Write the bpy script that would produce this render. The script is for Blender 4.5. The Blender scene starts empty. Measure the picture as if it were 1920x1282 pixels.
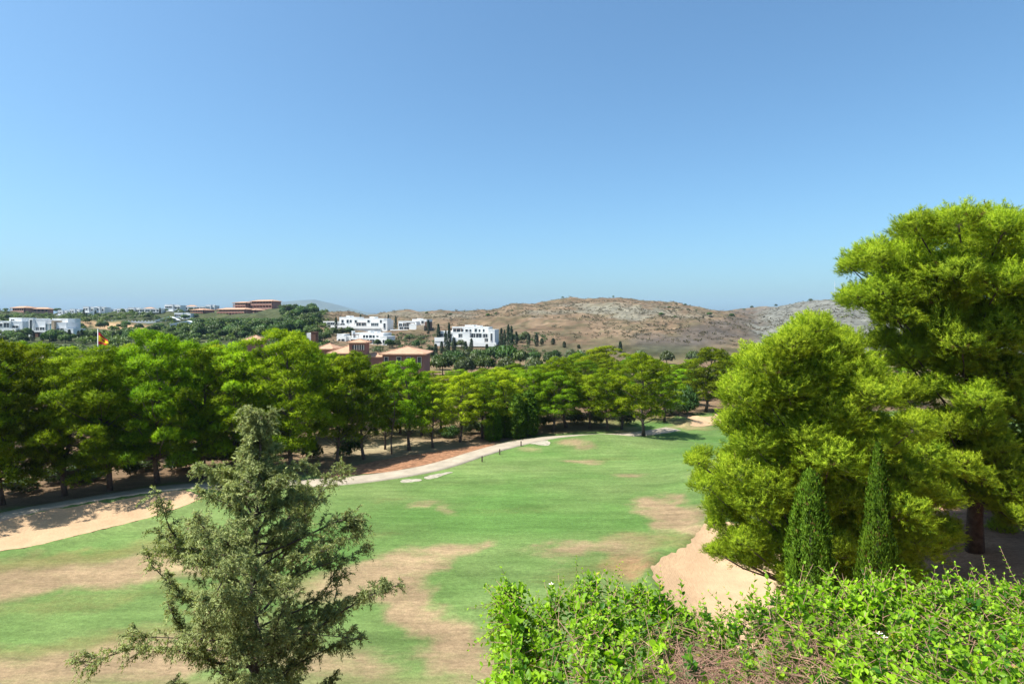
import bpy, math, random
import numpy as np
from mathutils import Vector, Matrix, geometry

S = bpy.context.scene
COL = S.collection

# ------------------------------------------------------------------ camera
F = 1067.0            # focal length in photo pixels (1920 wide)
HZ = 600.0            # row of the horizon in the photo
CZ = 16.0             # eye height above the fairway
cam_d = bpy.data.cameras.new('camera')
cam = bpy.data.objects.new('camera', cam_d)
COL.objects.link(cam)
cam.location = (0, 0, CZ)
cam.rotation_euler = (math.radians(90), 0, 0)
cam_d.sensor_width = 36.0
cam_d.lens = 36.0 * F / 1920.0
cam_d.shift_y = -(641.0 - HZ) / 1920.0
cam_d.clip_start = 0.05
cam_d.clip_end = 40000
S.camera = cam

# ------------------------------------------------------------------ sky, sun, exposure
SUN_AZ = Vector((-0.95, -0.31))       # where the sun stands, seen from above
SUN_EL = math.radians(61)
world = bpy.data.worlds.new('World')
S.world = world
world.use_nodes = True
wn = world.node_tree
bg = wn.nodes['Background']
sky = wn.nodes.new('ShaderNodeTexSky')
sky.sky_type = 'NISHITA'
sky.sun_disc = False
sky.sun_elevation = SUN_EL
sky.sun_rotation = math.atan2(SUN_AZ.x, SUN_AZ.y)
sky.altitude = 0
sky.air_density = 1.0
sky.dust_density = 2.0
sky.ozone_density = 9.0
tint = wn.nodes.new('ShaderNodeMixRGB')          # white balance of the picture, the same all over the sky
tint.blend_type = 'MULTIPLY'; tint.inputs['Fac'].default_value = 1.0
tint.inputs['Color2'].default_value = (0.93, 1.08, 0.98, 1)
wn.links.new(sky.outputs[0], tint.inputs['Color1'])
wn.links.new(tint.outputs[0], bg.inputs[0])
bg.inputs[1].default_value = 0.108
sun_d = bpy.data.lights.new('sun', 'SUN')
sun_d.energy = 5.0
sun_d.angle = math.radians(0.53)
sun_d.color = (1.0, 0.955, 0.88)
sun = bpy.data.objects.new('sun', sun_d)
COL.objects.link(sun)
sdir = Vector((SUN_AZ.x, SUN_AZ.y, 0)).normalized() * math.cos(SUN_EL) + Vector((0, 0, math.sin(SUN_EL)))
sun.rotation_euler = sdir.to_track_quat('Z', 'Y').to_euler()
sun.location = (-60, -10, 120)
S.view_settings.view_transform = 'Standard'
S.view_settings.look = 'None'
S.view_settings.gamma = 1.0
S.view_settings.exposure = 0.93
S.view_settings.use_curve_mapping = False
S.cycles.max_bounces = 7
S.cycles.diffuse_bounces = 4
S.cycles.transmission_bounces = 4
S.cycles.glossy_bounces = 2
S.cycles.volume_bounces = 0
S.cycles.use_denoising = True

# ------------------------------------------------------------------ helpers
def W(px, py, y):
    """world point that shows at photo pixel (px, py) at depth y"""
    return np.array(((px - 960.0) / F * y, y, CZ - (py - HZ) / F * y))

def G0(px, py, z=0.0):
    """point of the level z under photo pixel"""
    y = F * (CZ - z) / (py - HZ)
    return ((px - 960.0) / F * y, y)

def sstep(a, b, x):
    t = np.clip((x - a) / (b - a), 0, 1)
    return t * t * (3 - 2 * t)

def _hash(ix, iy, seed):
    n = (ix.astype(np.int64) * 374761393 + iy.astype(np.int64) * 668265263 + seed * 974634) & 0xffffffff
    n = ((n ^ (n >> 13)) * 1274126177) & 0xffffffff
    n = n ^ (n >> 16)
    return (n & 0xffff) / 65535.0

def vnoise(x, y, seed=0):
    ix = np.floor(x); iy = np.floor(y)
    fx = x - ix; fy = y - iy
    fx = fx * fx * (3 - 2 * fx); fy = fy * fy * (3 - 2 * fy)
    a = _hash(ix, iy, seed); b = _hash(ix + 1, iy, seed)
    c = _hash(ix, iy + 1, seed); d = _hash(ix + 1, iy + 1, seed)
    return (a * (1 - fx) + b * fx) * (1 - fy) + (c * (1 - fx) + d * fx) * fy

def fbm(x, y, seed=0, octv=4):
    s = 0; a = 0.5; t = 0
    for k in range(octv):
        s = s + a * vnoise(x * 2 ** k, y * 2 ** k, seed + k * 17); t += a; a *= 0.5
    return s / t

def mesh_np(name, V, Fc, mats=(), smooth=False, attrs=None, matidx=None):
    me = bpy.data.meshes.new(name)
    V = np.asarray(V, dtype=np.float32); Fc = np.asarray(Fc, dtype=np.int32)
    n, k = Fc.shape
    me.vertices.add(len(V)); me.vertices.foreach_set('co', V.ravel())
    me.loops.add(n * k); me.loops.foreach_set('vertex_index', Fc.ravel())
    me.polygons.add(n)
    me.polygons.foreach_set('loop_start', np.arange(0, n * k, k, dtype=np.int32))
    me.polygons.foreach_set('loop_total', np.full(n, k, dtype=np.int32))
    if smooth: me.polygons.foreach_set('use_smooth', np.ones(n, dtype=bool))
    for m in (mats if isinstance(mats, (list, tuple)) else (mats,)): me.materials.append(m)
    if matidx is not None: me.polygons.foreach_set('material_index', np.asarray(matidx, dtype=np.int32))
    for an, (ty, arr) in (attrs or {}).items():
        at = me.attributes.new(an, ty, 'POINT')
        if ty == 'FLOAT_VECTOR': at.data.foreach_set('vector', np.asarray(arr, dtype=np.float32).ravel())
        elif ty == 'FLOAT': at.data.foreach_set('value', np.asarray(arr, dtype=np.float32).ravel())
        else: at.data.foreach_set('color', np.asarray(arr, dtype=np.float32).ravel())
    me.update(calc_edges=True); me.validate()
    return me

def obj(name, me, parent=None, loc=None, rot=None, scale=None):
    o = bpy.data.objects.new(name, me); COL.objects.link(o)
    if parent is not None: o.parent = parent
    if loc is not None: o.location = loc
    if rot is not None: o.rotation_euler = rot
    if scale is not None: o.scale = scale
    return o

def empty(name, loc=(0, 0, 0), rotz=0.0, scale=None):
    o = bpy.data.objects.new(name, None); COL.objects.link(o)
    o.empty_display_size = 0.3
    o.location = loc; o.rotation_euler = (0, 0, rotz)
    if scale is not None: o.scale = scale
    return o

def tag(o, label=None, cat=None, group=None, kind=None):
    if label: o['label'] = label
    if cat: o['category'] = cat
    if group: o['group'] = group
    if kind: o['kind'] = kind
    return o

def unit(v):
    return v / np.maximum(np.linalg.norm(v, axis=-1, keepdims=True), 1e-9)

class MB:
    """collects polygons for one mesh"""
    def __init__(self): self.v = []; self.f = []; self.m = []
    def add(self, vs, fs, mi=0):
        b = len(self.v); self.v += [tuple(p) for p in vs]
        for f in fs: self.f.append([b + i for i in f]); self.m.append(mi)
        return self
    def box(self, x0, x1, y0, y1, z0, z1, mi=0):
        vs = [(x0, y0, z0), (x1, y0, z0), (x1, y1, z0), (x0, y1, z0), (x0, y0, z1), (x1, y0, z1), (x1, y1, z1), (x0, y1, z1)]
        return self.add(vs, [(0, 3, 2, 1), (4, 5, 6, 7), (0, 1, 5, 4), (1, 2, 6, 5), (2, 3, 7, 6), (3, 0, 4, 7)], mi)
    def tube(self, pts, rad, n=6, mi=0, cap=True):
        pts = [Vector(p) for p in pts]; b = len(self.v); N = len(pts)
        for i, p in enumerate(pts):
            d = (pts[min(i + 1, N - 1)] - pts[max(i - 1, 0)])
            if d.length < 1e-9: d = Vector((0, 0, 1))
            d.normalize()
            a = d.orthogonal().normalized() if i == 0 else (a - d * a.dot(d)).normalized()
            c = d.cross(a)
            for k in range(n):
                t = 2 * math.pi * k / n
                self.v.append(tuple(p + (a * math.cos(t) + c * math.sin(t)) * rad[i]))
        for i in range(N - 1):
            for k in range(n):
                k2 = (k + 1) % n
                self.f.append([b + i * n + k, b + i * n + k2, b + (i + 1) * n + k2, b + (i + 1) * n + k]); self.m.append(mi)
        if cap:
            self.f.append([b + (N - 1) * n + k for k in range(n)]); self.m.append(mi)
            self.f.append([b + n - 1 - k for k in range(n)]); self.m.append(mi)
        return self
    def mesh(self, name, mats, smooth=False):
        me = bpy.data.meshes.new(name); me.from_pydata(self.v, [], self.f)
        for m in (mats if isinstance(mats, (list, tuple)) else (mats,)): me.materials.append(m)
        me.polygons.foreach_set('material_index', self.m)
        if smooth: me.polygons.foreach_set('use_smooth', [True] * len(self.f))
        me.update(); return me
    def build(self, name, mats, parent=None, smooth=False, loc=None):
        return obj(name, self.mesh(name, mats, smooth), parent, loc)

# ------------------------------------------------------------------ materials
def mat(name, col, rough=0.85, var=0.18, scale=1.0, bump=0.0, bscale=None, spec=0.25, metal=0.0, col2=None):
    m = bpy.data.materials.new(name); m.use_nodes = True
    nt = m.node_tree; p = nt.nodes['Principled BSDF']
    p.inputs['Roughness'].default_value = rough
    p.inputs['Specular IOR Level'].default_value = spec
    p.inputs['Metallic'].default_value = metal
    tc = nt.nodes.new('ShaderNodeTexCoord')
    nz = nt.nodes.new('ShaderNodeTexNoise'); nz.inputs['Scale'].default_value = scale
    nz.inputs['Detail'].default_value = 6; nz.inputs['Roughness'].default_value = 0.65
    nt.links.new(tc.outputs['Object'], nz.inputs['Vector'])
    cr = nt.nodes.new('ShaderNodeValToRGB')
    c2 = col2 if col2 else tuple(c * (1 - 2 * var) for c in col)
    cr.color_ramp.elements[0].position = 0.3; cr.color_ramp.elements[1].position = 0.7
    cr.color_ramp.elements[0].color = (*c2, 1)
    cr.color_ramp.elements[1].color = (*[min(1, c * (1 + (0 if col2 else var))) for c in col], 1)
    nt.links.new(nz.outputs['Fac'], cr.inputs['Fac'])
    nt.links.new(cr.outputs['Color'], p.inputs['Base Color'])
    if name == 'bunker_sand':                       # raked furrows
        wv = nt.nodes.new('ShaderNodeTexWave'); wv.inputs['Scale'].default_value = 2.2; wv.inputs['Distortion'].default_value = 2.5; wv.inputs['Detail'].default_value = 3
        nt.links.new(tc.outputs['Object'], wv.inputs['Vector'])
        bw_ = nt.nodes.new('ShaderNodeBump'); bw_.inputs['Strength'].default_value = .1; bw_.inputs['Distance'].default_value = .05
        nt.links.new(wv.outputs['Fac'], bw_.inputs['Height'])
    if bump > 0:
        nb = nt.nodes.new('ShaderNodeTexNoise'); nb.inputs['Scale'].default_value = bscale or scale * 4
        nb.inputs['Detail'].default_value = 5
        nt.links.new(tc.outputs['Object'], nb.inputs['Vector'])
        b = nt.nodes.new('ShaderNodeBump'); b.inputs['Strength'].default_value = bump
        b.inputs['Distance'].default_value = 0.1
        nt.links.new(nb.outputs['Fac'], b.inputs['Height']); nt.links.new(b.outputs['Normal'], p.inputs['Normal'])
        if name == 'bunker_sand': nt.links.new(bw_.outputs['Normal'], b.inputs['Normal'])
    return m

def leafmat(name, ca, cb, trans=0.35, tcol=None, rough=0.5, spec=0.3, objvar=0.25, cdead=None):
    """leaf: reflecting and letting light through; 'tint' runs over the leaves of one plant"""
    m = bpy.data.materials.new(name); m.use_nodes = True
    nt = m.node_tree; p = nt.nodes['Principled BSDF']; out = nt.nodes['Material Output']
    at = nt.nodes.new('ShaderNodeAttribute'); at.attribute_name = 'tint'
    cr = nt.nodes.new('ShaderNodeValToRGB')
    cr.color_ramp.elements[0].color = (*ca, 1); cr.color_ramp.elements[1].color = (*cb, 1)
    if cdead:
        cr.color_ramp.elements[1].position = 0.9
        e = cr.color_ramp.elements.new(0.96); e.color = (*cdead, 1)
    nt.links.new(at.outputs['Fac'], cr.inputs['Fac'])
    oi = nt.nodes.new('ShaderNodeObjectInfo')
    hs = nt.nodes.new('ShaderNodeHueSaturation')
    mr = nt.nodes.new('ShaderNodeMapRange')
    mr.inputs['To Min'].default_value = 1 - objvar; mr.inputs['To Max'].default_value = 1 + objvar
    mh = nt.nodes.new('ShaderNodeMapRange')
    mh.inputs['To Min'].default_value = 0.5 - objvar * 0.05; mh.inputs['To Max'].default_value = 0.5 + objvar * 0.07
    mm = nt.nodes.new('ShaderNodeMath'); mm.operation = 'MULTIPLY'; mm.inputs[1].default_value = 7.13
    mf = nt.nodes.new('ShaderNodeMath'); mf.operation = 'FRACT'
    nt.links.new(oi.outputs['Random'], mr.inputs['Value'])
    nt.links.new(oi.outputs['Random'], mm.inputs[0]); nt.links.new(mm.outputs[0], mf.inputs[0])
    nt.links.new(mf.outputs[0], mh.inputs['Value'])
    nt.links.new(mh.outputs[0], hs.inputs['Hue'])
    nt.links.new(mr.outputs[0], hs.inputs['Value'])
    nt.links.new(cr.outputs['Color'], hs.inputs['Color'])
    nt.links.new(hs.outputs['Color'], p.inputs['Base Color'])
    p.inputs['Roughness'].default_value = rough; p.inputs['Specular IOR Level'].default_value = spec
    tr = nt.nodes.new('ShaderNodeBsdfTranslucent')
    mx = nt.nodes.new('ShaderNodeMixShader'); mx.inputs['Fac'].default_value = trans
    g = nt.nodes.new('ShaderNodeMixRGB'); g.blend_type = 'MULTIPLY'; g.inputs['Fac'].default_value = 1.0
    g.inputs['Color2'].default_value = (*(tcol or (1.5, 1.5, 0.5)), 1)
    nt.links.new(hs.outputs['Color'], g.inputs['Color1']); nt.links.new(g.outputs[0], tr.inputs['Color'])
    nt.links.new(p.outputs[0], mx.inputs[1]); nt.links.new(tr.outputs[0], mx.inputs[2])
    nt.links.new(mx.outputs[0], out.inputs['Surface'])
    return m

M = {}
M['needle'] = leafmat('pine_needles', (0.085, 0.160, 0.010), (0.35, 0.44, 0.016), 0.40, (1.25, 1.4, 0.3), spec=.05, objvar=.42)
M['needle_near'] = leafmat('near_pine_needles', (0.050, 0.130, 0.014), (0.385, 0.485, 0.030), 0.30, (1.15, 1.35, 0.4), objvar=0.08, spec=.04, cdead=(0.12, 0.075, 0.03))  # low end of the tint: deep green of shaded needles, painted in
M['juniper'] = leafmat('juniper_scales', (0.085, 0.128, 0.046), (0.355, 0.405, 0.16), 0.30, (1.3, 1.3, 0.6), objvar=0.02, spec=.08, cdead=(0.16, 0.10, 0.05))
M['cypress'] = leafmat('cypress_scales', (0.028, 0.080, 0.008), (0.14, 0.24, 0.016), 0.22, (1.3, 1.4, 0.4), objvar=0.12, spec=.06, cdead=(0.14, 0.075, 0.03))
M['fcypress'] = leafmat('far_cypress_scales', (0.012, 0.03, 0.012), (0.03, 0.055, 0.018), 0.15, objvar=0.2)
M['broad'] = leafmat('far_broad_leaves', (0.032, 0.07, 0.014), (0.09, 0.145, 0.03), 0.25, objvar=0.35)
M['olive'] = leafmat('olive_leaves', (0.05, 0.075, 0.03), (0.12, 0.15, 0.06), 0.25, objvar=0.25)
M['brush'] = leafmat('dry_brush_twigs', (0.16, 0.11, 0.06), (0.30, 0.22, 0.13), 0.2, (1.1, 1.0, 0.8), objvar=0.2)
M['hedge'] = leafmat('hedge_leaves', (0.038, 0.14, 0.012), (0.30, 0.50, 0.020), 0.38, (1.35, 1.5, 0.3), rough=0.45, spec=0.22, objvar=0.06, cdead=(0.42, 0.40, 0.03))
M['pbark'] = mat('pine_bark', (0.13, 0.10, 0.085), 0.95, 0.3, 3.0, 0.8, 14)
M['dbark'] = mat('dark_pine_bark', (0.075, 0.055, 0.045), 0.95, 0.3, 3.0, 0.8, 12)
M['jbark'] = mat('juniper_bark', (0.12, 0.095, 0.075), 0.95, 0.3, 8.0, 0.8, 40)
M['twig'] = mat('hedge_twigs', (0.36, 0.21, 0.145), 0.9, 0.35, 6.0)
M['sand'] = mat('bunker_sand', (0.41, 0.28, 0.168), 0.95, 0.08, 0.9, 0.55, 5, 0.1)
M['path'] = mat('path_concrete', (0.345, 0.295, 0.225), 0.9, 0.12, 0.7, 0.15, 8, 0.2)
M['gravel'] = mat('crushed_stone', (0.34, 0.31, 0.24), 0.95, 0.2, 2.2, 0.5, 12, 0.1)
M['mulch'] = mat('bark_mulch', (0.28, 0.145, 0.08), 0.95, 0.28, 1.6, 0.6, 9, 0.1)
M['soil'] = mat('red_soil', (0.28, 0.165, 0.10), 0.95, 0.2, 0.8, 0.5, 6, 0.1)
M['white'] = mat('white_render', (0.72, 0.72, 0.70), 0.8, 0.04, 0.3)
M['grey'] = mat('pale_grey_render', (0.64, 0.65, 0.66), 0.8, 0.05, 0.3)
M['glass'] = mat('dark_window_glass', (0.05, 0.065, 0.08), 0.12, 0.2, 0.5, spec=0.6)
M['bglass'] = mat('blue_window_glass', (0.10, 0.18, 0.22), 0.12, 0.2, 0.5, spec=0.6)
M['dark'] = mat('dark_opening', (0.035, 0.03, 0.03), 0.8, 0.1)
M['stone'] = mat('beige_stone', (0.36, 0.28, 0.19), 0.9, 0.2, 0.5)
M['brown'] = mat('brown_cladding', (0.15, 0.08, 0.055), 0.85, 0.15, 0.6)
M['redwall'] = mat('red_ochre_render', (0.46, 0.20, 0.145), 0.9, 0.1, 0.3)
M['rosewall'] = mat('clubhouse_render', (0.27, 0.14, 0.11), 0.9, 0.08, 0.3)
M['pinkwall'] = mat('rose_render', (0.42, 0.235, 0.18), 0.9, 0.08, 0.3)
M['tile'] = mat('terracotta_tiles', (0.44, 0.265, 0.17), 0.9, 0.12, 1.2, 0.5, 5)
M['cream'] = mat('cream_frames', (0.62, 0.55, 0.47), 0.8, 0.05)
M['wood'] = mat('weathered_wood', (0.12, 0.085, 0.06), 0.9, 0.2, 3)
M['metal'] = mat('pale_metal_pole', (0.62, 0.62, 0.62), 0.45, 0.04, spec=0.5)
M['fred'] = mat('flag_red', (0.55, 0.02, 0.03), 0.8, 0.06)
M['fyel'] = mat('flag_yellow', (0.80, 0.50, 0.01), 0.8, 0.05)
M['petal'] = mat('white_petals', (0.8, 0.8, 0.72), 0.6, 0.03)
M['pollen'] = mat('yellow_stamens', (0.7, 0.45, 0.04), 0.7, 0.1)
# ------------------------------------------------------------------ terrain
def chaikin(P, n=2, closed=True):
    P = np.array(P, float)
    for _ in range(n):
        if closed:
            Q = np.roll(P, -1, axis=0)
            P = np.stack([P * .75 + Q * .25, P * .25 + Q * .75], 1).reshape(-1, 2)
        else:
            A, B = P[:-1], P[1:]
            P = np.vstack([P[:1], np.stack([A * .75 + B * .25, A * .25 + B * .75], 1).reshape(-1, 2), P[-1:]])
    return P

def sdist(poly, x, y):
    """distance to the outline, positive inside"""
    shp = x.shape; x = x.ravel(); y = y.ravel()
    lo = poly.min(0) - 4; hi = poly.max(0) + 4
    res = np.full(x.shape, -4.0)
    k = np.where((x > lo[0]) & (x < hi[0]) & (y > lo[1]) & (y < hi[1]))[0]
    if len(k):
        X, Y = x[k], y[k]; d = np.full(len(k), 1e9); ins = np.zeros(len(k), bool)
        A = poly; B = np.roll(poly, -1, axis=0)
        for (ax, ay), (bx, by) in zip(A, B):
            ex, ey = bx - ax, by - ay
            t = np.clip(((X - ax) * ex + (Y - ay) * ey) / max(ex * ex + ey * ey, 1e-9), 0, 1)
            d = np.minimum(d, np.hypot(X - ax - t * ex, Y - ay - t * ey))
            c = ((ay > Y) != (by > Y)) & (X < (bx - ax) * (Y - ay) / (by - ay + 1e-12) + ax)
            ins ^= c
        res[k] = np.where(ins, d, -d)
    return res.reshape(shp)

def pxpoly(pts, n=3):
    return chaikin([G0(*p) for p in pts], n)

BUNK = {
    'left': pxpoly([(-190, 1040), (-100, 1002), (0, 974), (100, 956.5), (200, 942), (300, 928), (352, 922), (392, 930), (360, 948), (300, 972), (215, 993), (130, 1012), (60, 1030), (0, 1038), (-110, 1052)]),
    'right': pxpoly([(1222, 1072), (1236, 1048), (1285, 1032), (1305, 1008), (1330, 990), (1370, 993), (1420, 1022), (1480, 1050), (1510, 1120), (1440, 1230), (1320, 1230), (1255, 1140), (1232, 1100)]),
    'far': pxpoly([(1262, 779), (1285, 777), (1310, 783), (1330, 782), (1352, 777), (1362, 786), (1350, 797), (1318, 801), (1286, 799), (1302, 792), (1298, 786)]),
}
PATH_PX = [(-160, 1012), (-60, 982), (40, 958), (140, 941), (240, 926), (340, 914), (450, 910), (560, 907), (640, 902), (720, 893), (790, 881), (850, 866), (900, 850), (945, 837), (990, 829), (1040, 823), (1080, 820.5), (1125, 818.5), (1170, 816), (1215, 811), (1262, 803)]
PATH = chaikin([G0(*p) for p in PATH_PX], 3, closed=False)
MULCH = pxpoly([(600, 898), (650, 890), (720, 886), (790, 873), (850, 858), (900, 843), (935, 832), (900, 834), (860, 840), (800, 848), (740, 856), (690, 866), (640, 876), (590, 886)])
PATCHES = [pxpoly([(752, 899), (780, 896), (792, 899), (775, 903), (755, 903)]), pxpoly([(790, 896), (815, 888), (850, 883), (842, 888), (822, 894), (800, 897)]), pxpoly([(975, 833), (1005, 829), (1030, 832), (1034, 841), (1018, 840), (1000, 835)])]

SKY_A = [(-900, 592), (-300, 585), (0, 586), (100, 588), (230, 589), (300, 588), (360, 588), (440, 581), (520, 578), (545, 575), (570, 576), (600, 583), (640, 588), (700, 596), (760, 608), (840, 625)]
SKY_B = [(520, 640), (600, 604), (650, 594), (690, 589), (740, 581), (800, 585), (860, 585), (900, 583), (960, 573), (1000, 568), (1060, 563), (1110, 558), (1150, 557), (1200, 560), (1250, 567), (1300, 573), (1340, 578), (1390, 590), (1450, 605), (1550, 625)]
SKY_D = [(1180, 600), (1300, 585), (1390, 580), (1450, 573), (1490, 577), (1560, 590), (1640, 598)]
SKY_C = [(1330, 620), (1400, 597), (1430, 586), (1480, 573), (1540, 561), (1590, 561), (1640, 572), (1720, 580), (1850, 584), (2100, 588), (2900, 590)]

def prof(tab, px):
    a = np.array(tab, float)
    k = 25.0   # a little smoothing of the outline
    return sum(np.interp(px + o, a[:, 0], a[:, 1]) for o in (-k, -k / 2, 0, k / 2, k)) / 5

def hill(x, y, px, tab, yf, yr, pw=0.85, back=330.0):
    zr = CZ - (prof(tab, px) - HZ) / F * yr
    s = np.clip((y - yf) / (yr - yf), 0, 1)
    up = zr * s ** pw
    dn = zr - (zr + 18) * sstep(0, 1, (y - yr) / back)
    return np.where(y <= yr, np.where(y < yf, -99.0, up), dn)

def height(x, y):
    x = np.asarray(x, float); y = np.asarray(y, float)
    z = np.interp(y, [-40, 4.3, 5.8, 24, 28, 4000], [12.8, 12.8, 8.9, 0.45, 0, 0])
    # bank on the right under the pines
    z = z + 3.6 * sstep(13, 27, x) * sstep(80, 38, y) + 2.0 * sstep(28, 45, x) * sstep(90, 40, y) * sstep(20, 40, y)
    near = sstep(25, 34, y) * sstep(150, 100, y)
    z = z + near * (0.5 * (fbm(x / 22 + 9, y / 22, 3, 3) - .5) + 1.35 * np.exp(-((x - 12) / 7) ** 2 - ((y - 73) / 4.0) ** 2))
    # wooded ground falls away gently behind the row
    z = z - 1.5 * sstep(95, 150, y)
    yy = np.maximum(y, 1)
    px = 960 + F * x / yy
    far = np.maximum.reduce([hill(x, y, px, SKY_A, 235, 600, .9), hill(x, y, px, SKY_B, 255, 760, .85), hill(x, y, px, SKY_C, 330, 880, .9), hill(x, y, px, SKY_D, 700, 1150, .9)])
    rough = (fbm(x / 70, y / 70, 11, 5) - .5) * 13 * sstep(330, 480, y) + (fbm(x / 20, y / 26, 21, 4) - .5) * 7.5 * sstep(300, 420, y)
    rough = rough * sstep(1500, 900, y)
    zf = np.where(far > -50, far + rough, -1.5)
    b = sstep(225, 262, y)
    z = z * (1 - b) + np.maximum(zf, -19 * sstep(600, 1000, y) - 1.5) * b
    for k, dep in (('left', .6), ('right', .75), ('far', .5)):
        d = sdist(BUNK[k], x, y)
        z = z - dep * sstep(-0.3, 3.0, d) + 0.30 * np.exp(-((d + .45) / .6) ** 2) * (d > -4)
    return z

def hz(x, y):
    return float(height(np.array([x]), np.array([y]))[0])

# colours that lie in the ground itself: dry turf, soil, scrub and rock of the hills
GREEN = np.array((0.072, 0.138, 0.033)); GREEN2 = np.array((0.126, 0.176, 0.057))
TAN = np.array((0.262, 0.187, 0.108)); OLIVE = np.array((0.145, 0.145, 0.05))
LITTER = np.array((0.15, 0.10, 0.06)); RED = np.array((0.29, 0.17, 0.105))
PATCH = [  # photo x, y, half width, half height, tilt, amount, colour
    (120, 1075, 380, 34, -6, 1.0, TAN), (-60, 1112, 150, 26, -5, .9, TAN), (150, 1130, 400, 18, -7, .5, OLIVE), (200, 1215, 330, 24, -8, .7, OLIVE), (-40, 1096, 200, 22, -5, .9, TAN), (150, 1040, 260, 14, -9, .8, OLIVE),
    (60, 1255, 420, 45, -7, 1.0, TAN), (300, 1225, 200, 40, -8, .9, TAN), (500, 1110, 160, 30, -8, .6, OLIVE),
    (180, 1195, 330, 13, -7, .6, OLIVE), (380, 1030, 120, 18, -10, .55, OLIVE), (330, 1045, 130, 13, -12, .7, TAN),
    (880, 1033, 62, 17, -6, .95, TAN), (745, 1070, 130, 26, -10, .85, TAN), (650, 1110, 150, 32, -10, .85, TAN), (760, 1130, 90, 45, 25, .9, TAN),
    (850, 1190, 95, 50, 30, 1.0, TAN), (905, 1240, 70, 60, 20, .9, TAN), (620, 1240, 170, 40, 0, .8, TAN),
    (1130, 1030, 115, 26, -8, .78, TAN), (1180, 1062, 70, 22, -20, .8, np.array((.27, .15, .085))), (1080, 1075, 120, 16, -6, .5, OLIVE),
    (1255, 968, 82, 34, 10, 1.0, TAN), (1330, 985, 70, 26, 10, .8, TAN), (1285, 1012, 60, 12, 0, .6, OLIVE), (1195, 1010, 60, 16, 10, .45, OLIVE),
    (1080, 833, 42, 9, 4, .75, TAN), (1085, 866, 42, 5, 0, .7, TAN), (1185, 890, 38, 5, 0, .75, TAN), (1150, 860, 60, 5, 0, .35, OLIVE),
    (790, 943, 42, 7, -8, .6, TAN), (838, 954, 22, 11, 10, .5, TAN), (735, 935, 60, 5, -8, .35, OLIVE), (960, 960, 140, 9, -4, .25, OLIVE),
    (1290, 790, 55, 14, 0, .7, TAN), (1170, 808, 36, 7, 0, .6, TAN), (1000, 842, 28, 7, 0, .5, TAN), (1320, 803, 50, 4, 0, .5, OLIVE),
    (700, 1010, 90, 10, -8, .3, OLIVE), (560, 985, 60, 12, -10, .3, OLIVE), (900, 905, 160, 5, -5, .2, OLIVE),
]

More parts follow.
